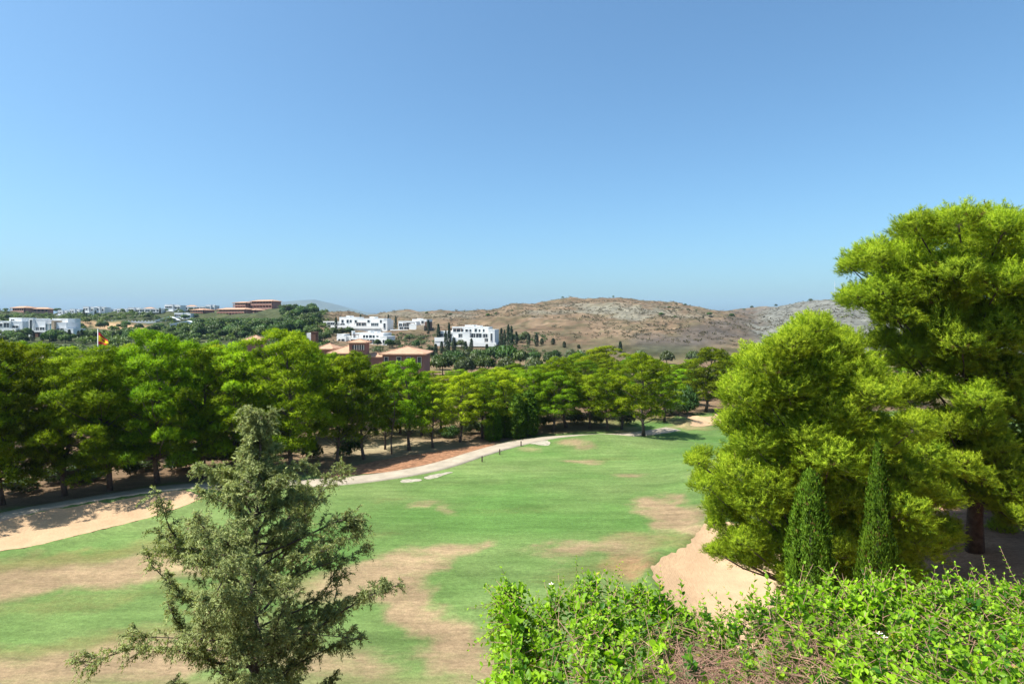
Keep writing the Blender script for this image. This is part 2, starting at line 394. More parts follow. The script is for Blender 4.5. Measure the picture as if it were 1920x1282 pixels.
def ground_colour(x, y, z):
    yy = np.maximum(y, 0.5)
    px = 960 + F * x / yy; py = HZ + F * (CZ - z) / yy
    n1 = fbm(x / 3.2 + y * .05, y / 2.2, 31, 5); n2 = fbm(x / 14, y / 9, 41, 4); n3 = fbm(x / .9, y / .9, 51, 3)
    c = GREEN + (GREEN2 - GREEN) * np.clip(n2 * 1.9 - .45 + (n1 - .5) * .9, 0, 1)[..., None]
    wx = (n1 - .5) * 120 + (n3 - .5) * 30; wy = (fbm(x / 3 + 50, y / 3, 61, 4) - .5) * 46
    w = np.zeros_like(x); c2 = np.zeros_like(c) + TAN
    for (cx, cy, rx, ry, an, am, colr) in PATCH:
        a = math.radians(an); sc = np.clip(ry / 20, .35, 1.3)
        dx = px + wx * sc - cx; dy = py + wy * sc - cy
        u = (dx * math.cos(a) + dy * math.sin(a)) / rx; v = (-dx * math.sin(a) + dy * math.cos(a)) / ry
        k = am * sstep(1.4, .35, np.hypot(u, v)) * (y > 20) * (y < 110)
        w = 1 - (1 - w) * (1 - k); q = k[..., None] / np.maximum(w, 1e-4)[..., None]; c2 = c2 * (1 - q) + colr * (.92 + .25 * (n3[..., None] - .5)) * q
    # bed under the row of pines, and the wood behind
    w = w * (y < 150)
    rowy = np.interp(x, [-70, -43, -34, -18, -4, 3, 12, 22, 30, 45], [38, 48, 55, 60.5, 71, 78, 83, 88, 97, 100])
    k = sstep(-1.0, 1.5, y - rowy + (n1 - .5) * 3); w = w * (1 - k)
    c = c * (1 - k[..., None]) + (LITTER + (OLIVE - LITTER) * np.clip((n2 - .5) * 2.2, 0, .8)[..., None]) * k[..., None]
    # clearing seen between the trunks
    k = .9 * np.exp(-((x + 16) / 8) ** 2 - ((y - 72) / 5) ** 2)
    c = c * (1 - k[..., None]) + np.array((.30, .25, .15)) * k[..., None]
    k = .9 * np.exp(-((x - 22) / 6) ** 2 - ((y - 88) / 4) ** 2)
    c = c * (1 - k[..., None]) + GREEN * k[..., None]
    # bare red soil of the right bank and of the slope below the camera
    k = np.clip(sstep(17, 22, x + (n1 - .5) * 5) * sstep(64, 50, y) + sstep(26, 22, y) * .8, 0, 1); w = w * (1 - k)
    c = c * (1 - k[..., None]) + RED * (.8 + .4 * n1[..., None]) * k[..., None]
    # hills
    hb = sstep(228, 262, y)
    m1 = fbm(x / 30, y / 30, 71, 5); m2 = fbm(x / 9, y / 9, 81, 4); m3 = fbm(x / 80 + 3, y / 60, 91, 4)
    brown = np.array((.132, .088, .052)); pale = np.array((.205, .145, .090)); gre = np.array((.042, .055, .022)); rock = np.array((.175, .165, .125)); burn = np.array((.075, .063, .052))
    hc = brown + (pale - brown) * np.clip(m1 * 1.8 - .4, 0, 1)[..., None]
    k = np.clip((m2 - .47) * 6, 0, .75)
    hc = hc * (1 - k[..., None]) + np.array((.10, .085, .045)) * k[..., None]
    def spot(cx, cy, rx, ry, amt, w=30):
        dx = px + (m1 - .5) * w * 3 - cx; dy = py + (m3 - .5) * w * .5 + (m2 - .5) * w * .3 - cy
        return (amt * sstep(1.2, .6, np.hypot(dx / rx, dy / ry)))[..., None]
    for s in ((1180, 583, 110, 9, .85), (1185, 597, 45, 7, .9), (1030, 587, 60, 6, .6), (1130, 571, 90, 4, .6), (1290, 592, 50, 7, .5), (760, 592, 90, 7, .45), (860, 592, 40, 6, .45)):
        k = spot(*s); hc = hc * (1 - k) + rock * (.8 + .5 * m2[..., None]) * k
    for s in ((1260, 648, 70, 14, .9), (1330, 630, 60, 22, .75), (1370, 604, 60, 9, .7), (1230, 632, 30, 8, .6), (1420, 588, 50, 8, .6), (1400, 620, 90, 20, .6)):
        k = spot(*s); hc = hc * (1 - k) + burn * (.7 + .9 * m2[..., None]) * k
    k = (sstep(1395, 1440, px + (m1 - .5) * 60) * sstep(1300, 800, y))[..., None]     # grey spoil hill
    grey = np.array((.152, .150, .126))
    hc = hc * (1 - k) + grey * (.72 + .6 * m1[..., None]) * k
    k = (sstep(640, 560, px + (m1 - .5) * 120 + (m2 - .5) * 60))[..., None]             # the green town hill
    hc = hc * (1 - k) + (gre + (np.array((.075, .08, .034)) - gre) * m2[..., None]) * k
    for s in ((170, 607, 75, 3, .9), (235, 613, 65, 6, .95), (140, 603, 40, 3, .6), (580, 610, 28, 16, .75)):
        k = spot(*s, w=12); hc = hc * (1 - k) + np.array((.42, .27, .15)) * k
    k = (sstep(300, 262, y) * .75 * np.clip(m1 * 2 - .3, 0, 1))[..., None]
    hc = hc * (1 - k) + gre * k
    k = sstep(1400, 2200, y)[..., None]
    hc = hc * (1 - k) + np.array((.07, .08, .05)) * k
    c = c * (1 - hb[..., None]) + hc * hb[..., None]
    hn = .42 + 1.16 * fbm(x / 3.5, y / 5.0, 101, 4)
    c = c * (1 - hb[..., None]) + c * hb[..., None] * np.clip(hn, .45, 1.5)[..., None] * .86
    return np.clip(c, 0.01, .9), np.clip(c2, .01, .9), w

def ground_material():
    m = bpy.data.materials.new('turf_and_soil'); m.use_nodes = True
    nt = m.node_tree; p = nt.nodes['Principled BSDF']; L = nt.links.new
    p.inputs['Roughness'].default_value = .95; p.inputs['Specular IOR Level'].default_value = .08
    at = nt.nodes.new('ShaderNodeAttribute'); at.attribute_name = 'col'
    tc = nt.nodes.new('ShaderNodeTexCoord')
    fac = None
    for sc, amt, stretch in ((16.0, .2, 1), (5.0, .24, .6), (1.3, .2, .16), (.3, .18, .3), (.06, .2, 1)):
        mp = nt.nodes.new('ShaderNodeMapping'); mp.inputs['Scale'].default_value = (stretch, 1, 1); mp.inputs['Rotation'].default_value = (0, 0, .42)
        nz = nt.nodes.new('ShaderNodeTexNoise'); nz.inputs['Scale'].default_value = sc; nz.inputs['Detail'].default_value = 5; nz.inputs['Roughness'].default_value = .7
        L(tc.outputs['Object'], mp.inputs[0]); L(mp.outputs[0], nz.inputs['Vector'])
        r = nt.nodes.new('ShaderNodeMapRange'); r.inputs['From Min'].default_value = .3; r.inputs['From Max'].default_value = .7
        r.inputs['To Min'].default_value = 1 - amt; r.inputs['To Max'].default_value = 1 + amt
        L(nz.outputs['Fac'], r.inputs['Value'])
        if fac is None: fac = r.outputs[0]
        else:
            q = nt.nodes.new('ShaderNodeMath'); q.operation = 'MULTIPLY'; L(fac, q.inputs[0]); L(r.outputs[0], q.inputs[1]); fac = q.outputs[0]
    v = nt.nodes.new('ShaderNodeVectorMath'); v.operation = 'SCALE'
    # dry turf breaks into the green in tufts
    a2 = nt.nodes.new('ShaderNodeAttribute'); a2.attribute_name = 'col2'; a3 = nt.nodes.new('ShaderNodeAttribute'); a3.attribute_name = 'dry'
    mp = nt.nodes.new('ShaderNodeMapping'); mp.inputs['Scale'].default_value = (.55, 1, 1); mp.inputs['Rotation'].default_value = (0, 0, .42)
    nd = nt.nodes.new('ShaderNodeTexNoise'); nd.inputs['Scale'].default_value = 1.1; nd.inputs['Detail'].default_value = 8; nd.inputs['Roughness'].default_value = .78
    L(tc.outputs['Object'], mp.inputs[0]); L(mp.outputs[0], nd.inputs['Vector'])
    r1 = nt.nodes.new('ShaderNodeMapRange'); r1.inputs['From Min'].default_value = .25; r1.inputs['From Max'].default_value = .75; r1.inputs['To Min'].default_value = -.34; r1.inputs['To Max'].default_value = .34
    L(nd.outputs['Fac'], r1.inputs['Value'])
    ad = nt.nodes.new('ShaderNodeMath'); ad.operation = 'ADD'; L(a3.outputs['Fac'], ad.inputs[0]); L(r1.outputs[0], ad.inputs[1])
    r2 = nt.nodes.new('ShaderNodeMapRange'); r2.interpolation_type = 'SMOOTHSTEP'; r2.inputs['From Min'].default_value = .02; r2.inputs['From Max'].default_value = 1.05
    L(ad.outputs[0], r2.inputs['Value'])
    ml = nt.nodes.new('ShaderNodeMath'); ml.operation = 'MULTIPLY'; ml.use_clamp = True   # never where nothing is dry
    r3 = nt.nodes.new('ShaderNodeMapRange'); r3.inputs['From Max'].default_value = .25; L(a3.outputs['Fac'], r3.inputs['Value'])
    L(r2.outputs[0], ml.inputs[0]); L(r3.outputs[0], ml.inputs[1])
    mc = nt.nodes.new('ShaderNodeMixRGB'); L(ml.outputs[0], mc.inputs['Fac']); L(at.outputs['Color'], mc.inputs['Color1']); L(a2.outputs['Color'], mc.inputs['Color2'])
    L(mc.outputs[0], v.inputs[0]); L(fac, v.inputs['Scale']); L(v.outputs[0], p.inputs['Base Color'])
    nb = nt.nodes.new('ShaderNodeTexNoise'); nb.inputs['Scale'].default_value = 7; nb.inputs['Detail'].default_value = 6
    L(tc.outputs['Object'], nb.inputs['Vector'])
    b = nt.nodes.new('ShaderNodeBump'); b.inputs['Strength'].default_value = .45; b.inputs['Distance'].default_value = .08
    L(nb.outputs['Fac'], b.inputs['Height']); L(b.outputs[0], p.inputs['Normal'])
    return m

us = np.concatenate([np.linspace(-1.9, -.98, 24)[:-1], np.linspace(-.98, .98, 530), np.linspace(.98, 1.9, 24)[1:]])
ys = np.concatenate([np.linspace(-29, 3.6, 10), np.linspace(4.0, 6.2, 9), np.arange(7, 25, 1.0), np.arange(25, 100, .7),
                     100 * 1.022 ** np.arange(0, 48), np.arange(285, 910, 7.0), 915 * 1.085 ** np.arange(0, 29)])
ys = np.unique(np.round(ys, 3)); ys = ys[ys < 9300]
U, Y = np.meshgrid(us, ys); X = U * (Y + 30)
Z = height(X, Y)
for k in BUNK: Z = Z - .16 * sstep(.15, .7, sdist(BUNK[k], X, Y))     # the sand sheet lies in these hollows
C, C2, DRY = ground_colour(X, Y, Z)
nr, nc = X.shape
idx = np.arange(nr * nc).reshape(nr, nc)
quads = np.stack([idx[:-1, :-1], idx[:-1, 1:], idx[1:, 1:], idx[1:, :-1]], -1).reshape(-1, 4)
rgba = np.concatenate([C.reshape(-1, 3), np.ones((nr * nc, 1))], 1)
gm = mesh_np('ground', np.stack([X, Y, Z], -1).reshape(-1, 3), quads, ground_material(), True, {'col': ('FLOAT_COLOR', rgba), 'col2': ('FLOAT_COLOR', np.concatenate([C2.reshape(-1, 3), np.ones((nr * nc, 1))], 1)), 'dry': ('FLOAT', DRY)})
tag(obj('ground', gm), kind='structure')

def sheet(name, poly, mt, lift=.03, step=.45, seed=1):
    rng = np.random.default_rng(seed)
    # ragged outline
    P = poly; n = len(P)
    nrm = np.roll(P, -1, 0) - np.roll(P, 1, 0); nrm = np.stack([nrm[:, 1], -nrm[:, 0]], 1); nrm = unit(nrm)
    P = P + nrm * ((fbm(P[:, 0] * 1.3, P[:, 1] * 1.3, seed, 4) - .5) * .9)[:, None]
    lo, hi = P.min(0), P.max(0)
    gx, gy = np.meshgrid(np.arange(lo[0], hi[0], step), np.arange(lo[1], hi[1], step))
    gx = gx + rng.uniform(-.1, .1, gx.shape) * step; gy = gy + rng.uniform(-.1, .1, gy.shape) * step
    ins = sdist(P, gx, gy) > step * .45
    pts = [Vector(p) for p in P] + [Vector((a, b)) for a, b in zip(gx[ins], gy[ins])]
    vv, ee, ff, *_ = geometry.delaunay_2d_cdt(pts, [(i, (i + 1) % n) for i in range(n)], [], 1, 1e-5)
    A = np.array([(v.x, v.y) for v in vv]); z = height(A[:, 0], A[:, 1]) + lift
    z += (fbm(A[:, 0] * 1.1, A[:, 1] * 1.1, seed + 5, 3) - .5) * .05
    me = bpy.data.meshes.new(name); me.from_pydata([(a, b, c) for (a, b), c in zip(A, z)], [], [tuple(f) for f in ff])
    me.materials.append(mt); me.polygons.foreach_set('use_smooth', [True] * len(me.polygons)); me.update()
    if len(me.polygons) and me.polygons[0].normal.z < 0: me.flip_normals()
    return tag(obj(name, me), kind='structure')

sheet('sand_bunker', BUNK['left'], M['sand'], .03, .5, 3)
sheet('sand_bunker', BUNK['right'], M['sand'], .03, .45, 4)
sheet('sand_bunker', BUNK['far'], M['sand'], .05, .5, 5)
sheet('mulch_bed', MULCH, M['mulch'], .05, .5, 6)
for i, p in enumerate(PATCHES): sheet('crushed_stone_patch', p, M['gravel'], .022, .3, 7 + i)

# cart path with a low edge on both sides
d = np.gradient(PATH, axis=0); nrm = unit(np.stack([d[:, 1], -d[:, 0]], 1))
rows = []
for off, dz in ((-1.42, -.25), (-1.40, .075), (-.7, .085), (0, .09), (.7, .085), (1.40, .075), (1.42, -.25)):
    q = PATH + nrm * off
    rows.append(np.column_stack([q, height(q[:, 0], q[:, 1]) + dz]))
V = np.stack(rows, 1); n, k = V.shape[:2]; idx = np.arange(n * k).reshape(n, k)
q = np.stack([idx[:-1, :-1], idx[:-1, 1:], idx[1:, 1:], idx[1:, :-1]], -1).reshape(-1, 4)
tag(obj('cart_path', mesh_np('cart_path', V.reshape(-1, 3), q[:, ::-1], M['path'])), kind='structure')

# far blue mountains
def mountain(tab, y0, depth, seed):
    a = np.array(tab, float); px = np.linspace(a[0, 0], a[-1, 0], 150)
    rows = []
    for s in np.linspace(-1, 1, 17):
        y = y0 + s * depth
        zr = CZ - (np.interp(px, a[:, 0], a[:, 1]) - HZ) / F * y0
        x = (px - 960) / F * y0
        z = -25 + (zr + 25) * (1 - abs(s)) ** 1.1 + (fbm(x / 300, np.full_like(x, y / 300), seed, 4) - .5) * 60 * (1 - abs(s)) * abs(s) * 4
        rows.append(np.stack([x, np.full_like(x, y), z], -1))
    V = np.stack(rows); r, c = V.shape[:2]; idx = np.arange(r * c).reshape(r, c)
    q = np.stack([idx[:-1, :-1], idx[:-1, 1:], idx[1:, 1:], idx[1:, :-1]], -1).reshape(-1, 4)
    return tag(obj('mountain', mesh_np('mountain', V.reshape(-1, 3), q, M['mount'], True)), kind='structure')
M['mount'] = mat('mountain_scrub', (.09, .10, .06), .95, .25, .004)
mountain([(360, 600), (400, 584), (430, 577), (470, 572), (525, 566), (560, 563), (590, 561.5), (610, 566), (635, 572), (660, 579), (690, 586), (740, 590), (800, 588), (850, 583), (880, 586), (930, 600)], 7600, 1300, 4)
# ------------------------------------------------------------------ foliage
def blades(P, D, L, Wd, rng):
    """narrow triangles from P along D"""
    n = len(P)
    r = rng.normal(size=(n, 3)); s = unit(np.cross(D, r)) * (Wd[:, None] * .5)
    V = np.stack([P - s, P + s, P + D * L[:, None]], 1).reshape(-1, 3)
    return V, np.arange(n * 3).reshape(n, 3)

def face_out(V, N, k):
    """turn each blade so that its front looks the way N does"""
    Q = V.reshape(-1, k, 3); g = np.cross(Q[:, 1] - Q[:, 0], Q[:, 2] - Q[:, 0]); f = (g * N).sum(1) < 0
    Q[f] = Q[f][:, ::-1]
    return Q.reshape(-1, 3), np.repeat(N, k, 0)

def diamonds(P, D, L, Wd, rng):
    n = len(P)
    r = rng.normal(size=(n, 3)); s = unit(np.cross(D, r)) * (Wd[:, None] * .5)
    V = np.stack([P, P + D * (L * .45)[:, None] - s, P + D * L[:, None], P + D * (L * .45)[:, None] + s], 1).reshape(-1, 3)
    return V, np.arange(n * 4).reshape(n, 4)

def clump_foliage(clumps, rng, per_m2, nb, L, Wd, flat=.62, up=.45, spread=.55, down=-.35, dead=0.0, knobs=11):
    Ps, Ds, Ts, Ns = [], [], [], []
    for (c, r) in clumps:
        n = max(6, int(per_m2 * 9.0 * r * r))
        d = unit(rng.normal(size=(n * 2, 3))); d = d[d[:, 2] > down + rng.normal(size=len(d)) * .15][:n]
        # sub-bunches so that the surface of a clump is knobbly
        kb = unit(rng.normal(size=(knobs, 3))); kn = (d @ kb.T).max(1)
        rad = r * (.56 + .48 * kn ** 5) * rng.uniform(.72, 1.06, len(d))
        p = np.asarray(c) + d * rad[:, None] * np.array((1, 1, flat))
        Ps.append(p); Ds.append(unit(d + np.array((0, 0, up)) + rng.normal(size=d.shape) * .25))
        Ns.append(unit(d * np.array((1, 1, 1.2)) + np.array((0, 0, .25)) + rng.normal(size=d.shape) * .3))
        Ts.append(np.clip(rng.normal(.45, .2, len(d)) + rng.normal() * .08, 0, .9))
    P = np.concatenate(Ps); D = np.concatenate(Ds); T = np.concatenate(Ts)
    if dead: T = np.where(rng.random(len(T)) < dead, 1.0, T)
    P = np.repeat(P, nb, 0); D = unit(np.repeat(D, nb, 0) + rng.normal(size=(len(P), 3)) * spread); T = np.repeat(T, nb)
    n = len(P)
    V, Fc = blades(P, D, L * rng.uniform(.6, 1.25, n), Wd * rng.uniform(.7, 1.3, n), rng)
    V, N = face_out(V, unit(np.repeat(np.concatenate(Ns), nb, 0) + rng.normal(size=(n, 3)) * .22), 3)
    return V, Fc, np.repeat(T, 3), N

def leaf_mesh(name, V, Fc, T, mt, N=None):
    at = {'tint': ('FLOAT', T)}
    if N is not None: at['custom_normal'] = ('FLOAT_VECTOR', N)
    return mesh_np(name, V, Fc, mt, False, at)

def limb(mb, a, b, r0, r1, rng, sag=.12, n=4, sides=5):
    a = np.asarray(a, float); b = np.asarray(b, float); ln = np.linalg.norm(b - a)
    pts = []
    for i in range(n + 1):
        t = i / n
        p = a + (b - a) * t + np.array((0, 0, -sag * ln * math.sin(math.pi * t))) + rng.normal(size=3) * ln * .025 * math.sin(math.pi * t)
        pts.append(p)
    mb.tube(pts, [r0 + (r1 - r0) * i / n for i in range(n + 1)], sides)

def trunk_pts(H, lean, rng, n=7):
    ph = rng.uniform(0, 6.28); am = .018 * H
    return [np.array((lean[0] * (i / n) + am * math.sin(i * .9 + ph) * (i > 0), lean[1] * (i / n) + am * math.cos(i * 1.1 + ph) * (i > 0), H * i / n - (.35 if i == 0 else 0))) for i in range(n + 1)]

def pine_variant(seed, H=14.0, R=4.3, low=.28, nclump=62, bw=2.4):
    """trunk mesh and crown mesh of one Aleppo pine, base at the origin"""
    rng = np.random.default_rng(seed)
    lean = rng.normal(size=2) * .5
    tp = trunk_pts(H * .86, lean, rng)
    mb = MB(); r0 = .10 + .008 * H
    mb.tube(tp, [r0 * (1.35 if i == 0 else 1 - .75 * i / (len(tp) - 1)) for i in range(len(tp))], 9)
    cl = []
    az = rng.uniform(0, 6.28); lob = rng.uniform(.75, 1.2, 8)
    for i in range(nclump):
        t = ((i + rng.uniform(0, 1)) / nclump) ** .92
        a = az + i * 2.399 + rng.normal() * .25
        prof_ = max(.12, 1 - abs(2 * t - .82) ** bw / 1.18 ** bw) ** .6
        rr = R * prof_ * lob[int((a % 6.283) / 6.284 * 8)] * (rng.uniform(.55, 1.0) if rng.random() < .78 else rng.uniform(.1, .5))
        z = H * (low + (1 - low) * t * .93) + rng.normal() * .2
        c = np.array((math.cos(a) * rr + lean[0] * z / H, math.sin(a) * rr + lean[1] * z / H, z))
        r = rng.uniform(.75, 1.4) * R / 4.3 * (1.05 - .2 * t)
        cl.append((c, r))
        zt = max(H * .16, z - rr * .55 - .5)
        tt = min(zt / (H * .86), .97) * (len(tp) - 1); j = min(int(tt), len(tp) - 2)
        base = tp[j] + (tp[j + 1] - tp[j]) * (tt - j)
        limb(mb, base, c - np.array((0, 0, r * .2)), r0 * .3 * (1 - .5 * t), .02, rng, .05, 3, 4)
    # bare lower limbs
    for i in range(7):
        a = rng.uniform(0, 6.28); z = H * rng.uniform(.1, low + .08)
        limb(mb, (0, 0, z), (math.cos(a) * R * rng.uniform(.25, .6), math.sin(a) * R * rng.uniform(.25, .6), z + rng.uniform(-.3, .9)), .05, .012, rng, .02, 3, 4)
    V, Fc, T, N = clump_foliage(cl, rng, 14, 6, .33, .058)
    return mb.mesh('trunk', M['pbark'], True), leaf_mesh('crown', V, Fc, T, M['needle'], N)

def put_pair(name, meshes, loc, rotz, scale, label, cat, group=None, parts=('trunk', 'crown')):
    e = empty(name, loc, rotz, scale)
    for nm, me in zip(parts, meshes): obj(nm, me, e)
    return tag(e, label, cat, group)

WORDS = 'first second third fourth fifth sixth seventh eighth ninth tenth eleventh twelfth thirteenth fourteenth fifteenth sixteenth seventeenth eighteenth nineteenth twentieth'.split()
def ordw(i):
    if i < 20: return WORDS[i]
    t = {2: 'twenty', 3: 'thirty', 4: 'forty', 5: 'fifty', 6: 'sixty'}[(i + 1) // 10]
    return t[:-1] + 'ieth' if (i + 1) % 10 == 0 else t + '-' + WORDS[(i + 1) % 10 - 1]

PV = [pine_variant(100, 14, 4.4, .14, 74), pine_variant(101, 14, 4.6, .17, 78), pine_variant(102, 14, 4.0, .22, 66), pine_variant(103, 14, 4.3, .25, 64),
      pine_variant(104, 14, 3.6, .24, 58), pine_variant(105, 14, 3.8, .27, 58), pine_variant(106, 14, 4.8, .15, 84, 3.0)]
rr = random.Random(5)

def pine_at(px, Yd, top, wpx, var, label, group):
    x = (px - 960) / F * Yd; z0 = hz(x, Yd)
    H = CZ - (top - HZ) / F * Yd - z0
    Wm = wpx / F * Yd
    R = [4.4, 4.6, 4.0, 4.3, 3.6, 3.8, 4.8][var] + .9
    s = Wm / 2 / R
    return put_pair('pine_tree', PV[var], (x, Yd, z0 - .05), rr.uniform(0, 6.28), (s, s, H / 13.7), label, 'pine tree', group)

# the front row, left to right: trunk column, depth, row of the top, crown width, form
FRONT = [(-95, 47, 628, 270, 1), (5, 50, 632, 250, 6), (122, 52.5, 668, 210, 0), (206, 53.8, 650, 230, 1), (296, 56, 618, 240, 6), (385, 58, 650, 190, 0), (440, 60, 644, 190, 1),
         (548, 61, 618, 230, 6), (630, 63.5, 664, 130, 2), (683, 66, 660, 140, 3), (722, 71, 700, 80, 4), (768, 70.5, 671, 135, 2), (812, 72, 715, 90, 5), (862, 75, 700, 110, 3), (905, 77, 704, 100, 5),
         (948, 79, 690, 120, 3), (1000, 82, 692, 110, 2), (1036, 82, 694, 120, 3), (1062, 85, 667, 125, 2), (1104, 84, 700, 100, 5), (1140, 83, 690, 115, 3), (1165, 84, 705, 90, 4), (1207, 78.5, 662, 150, 3), (1246, 90, 700, 100, 5),
         (1322, 99, 648, 125, 2), (1368, 104, 668, 110, 4)]
NEAR_TXT = {0: 'broad pine cut by the picture edge beyond the sand bunker', 4: 'tall round pine with bare trunk behind the top of the sand bunker', 7: 'tallest dome-shaped pine behind the feathery juniper',
            9: 'pine standing directly behind the reddish mulch bed beside the path', 22: 'pine standing alone in the turf, casting a long shadow', 24: 'pine with pale trunk behind the small far bunker'}
for i, (px, Yd, top, wp, v) in enumerate(FRONT):
    lab = NEAR_TXT.get(i, 'pine in the front row along the cart path, %s from the left' % ordw(i))
    pine_at(px, Yd, top, wp, v, lab, 'pines of the front row')
# the wood behind: crowns that show between and above the front row
BACK = [(70, 66, 640, 170, 0), (-60, 68, 640, 180, 1), (165, 70, 664, 150, 2), (250, 68, 646, 150, 1), (345, 72, 640, 160, 0), (410, 75, 648, 150, 1), (490, 73, 648, 150, 6), (585, 76, 640, 150, 2), (640, 84, 672, 110, 3), (610, 95, 662, 110, 3),
        (720, 88, 676, 110, 2), (745, 100, 690, 90, 3), (800, 92, 700, 100, 2), (835, 100, 702, 95, 5), (880, 94, 697, 100, 3), (930, 98, 690, 95, 2), (915, 118, 690, 95, 3), (980, 100, 690, 100, 3), (860, 122, 692, 90, 2), (810, 125, 694, 90, 5), (1015, 112, 682, 95, 2), (965, 125, 682, 90, 3),
        (1090, 108, 676, 110, 3), (1060, 128, 680, 100, 2), (1125, 126, 648, 120, 6), (1150, 112, 670, 100, 2), (1190, 118, 668, 100, 3), (1090, 140, 662, 90, 1), (1235, 108, 675, 90, 3), (1275, 118, 680, 90, 2), (1295, 128, 672, 80, 5), (1350, 125, 680, 90, 3), (1400, 120, 660, 110, 2), (1450, 115, 668, 120, 3), (1260, 140, 682, 80, 4),
        (110, 92, 648, 120, 2), (20, 95, 642, 120, 3), (480, 100, 652, 100, 2), (390, 104, 640, 100, 3), (560, 105, 650, 100, 2), (690, 112, 690, 80, 4), (770, 118, 700, 80, 4), (1180, 140, 672, 80, 4), (1510, 118, 668, 120, 3), (1580, 112, 660, 130, 1), (1660, 110, 655, 130, 0),
        (660, 74, 690, 110, 4), (705, 79, 705, 100, 5), (750, 80, 712, 100, 4), (790, 79, 708, 95, 5), (828, 82, 716, 90, 4), (880, 85, 712, 95, 5), (925, 86, 706, 90, 4), (965, 90, 700, 95, 5), (1025, 92, 700, 95, 4), (1075, 94, 696, 95, 5), (1120, 93, 702, 90, 4), (1160, 96, 700, 95, 5), (1220, 98, 694, 95, 4), (1285, 108, 690, 85, 5), (520, 84, 650, 130, 0), (300, 82, 645, 130, 1), (215, 84, 662, 130, 0), (0, 80, 648, 150, 6)]
BACK.sort()
for i, (px, Yd, top, wp, v) in enumerate(BACK):
    pine_at(px, Yd, top, wp, v, 'pine in the wood behind the front row, %s crown from the left' % ordw(i), 'pines of the wood behind')

# ---- slim conifers clad in green beside the path
def column_mesh(seed, H, R, n, L, Wd, mt, ribs=9, taper=1.0, dead=.0, nb=4, tip=None):
    """flame-shaped cypress: upright sprays over a ribbed column"""
    rng = np.random.default_rng(seed)
    t = rng.random(n) ** .85; a = rng.uniform(0, 6.283, n)
    pr = np.where(t < .18, .62 + .38 * (t / .18) ** .7, np.clip(1 - ((t - .18) / .82) ** (1.6 * taper), .03, 1) ** .75)
    if tip: pr = np.clip((1 - t) / tip[0], 0.002, 1) ** tip[1] * (1 - .25 * np.clip((.3 - t) / .3, 0, 1))
    rib = 1 + .16 * np.cos(a * ribs + 3 * np.sin(t * 9) + 5 * vnoise(t * 5, a, seed)) + .75 * (fbm(t * 13, a * 2.2, seed + 3, 4) - .5)
    r = R * pr * rib * rng.uniform(.72, 1.0, n) ** .6
    P = np.stack([np.cos(a) * r, np.sin(a) * r, t * H * .97], 1)
    D = unit(np.stack([np.cos(a) * .45, np.sin(a) * .45, np.full(n, .9)], 1) + rng.normal(size=(n, 3)) * .22)
    T = np.clip(rng.normal(.42, .18, n) + .5 * (rib - 1), 0, .9)
    T = np.where(rng.random(n) < dead, 1.0, T)
    P = np.repeat(P, nb, 0) + rng.normal(size=(n * nb, 3)) * L * .25; D = unit(np.repeat(D, nb, 0) + rng.normal(size=(n * nb, 3)) * .35); T = np.repeat(T, nb)
    V, Fc = diamonds(P, D, L * rng.uniform(.6, 1.3, n * nb), Wd * rng.uniform(.7, 1.3, n * nb), rng)
    N = unit(np.repeat(np.stack([np.cos(a), np.sin(a), np.full(n, .45)], 1), nb, 0) + rng.normal(size=(n * nb, 3)) * .45)
    V, N = face_out(V, N, 4)
    return leaf_mesh('crown', V, Fc, np.repeat(T, 4), mt, N)

def stem_mesh(H, r, mt, seed=0):
    rng = np.random.default_rng(seed); mb = MB(); tp = trunk_pts(H, (0, 0), rng, 5)
    mb.tube([p * np.array((.3, .3, 1)) for p in tp], [r * (1.2 - .9 * i / 5) for i in range(6)], 7)
    return mb.mesh('trunk', mt, True)

ivy = [(column_mesh(210 + i, 10, 1.0, 2600, .35, .12, M['cypress'], 7, 1.6)) for i in range(2)]
ivs = stem_mesh(7, .2, M['pbark'], 3)
for i, (px, Yd, top, wp, lab) in enumerate([(925, 75.5, 768, 28, 'olive-green ivy-clad column among the pines by the path'), (946, 77.5, 762, 26, 'dark ivy-clad column right beside the olive-green one'),
                                            (969, 77, 738, 30, 'bright green cypress column at the bend of the cart path'), (990, 78.5, 732, 34, 'dark green cypress column touching the bright one at the bend')]):
    x = (px - 960) / F * Yd; z0 = hz(x, Yd); H = CZ - (top - HZ) / F * Yd - z0; s = wp / F * Yd / 2
    put_pair('cypress_tree', (ivs, ivy[i % 2]), (x, Yd, z0), i * 1.3, (s, s, H / 10), lab, 'cypress', 'columns among the pines')

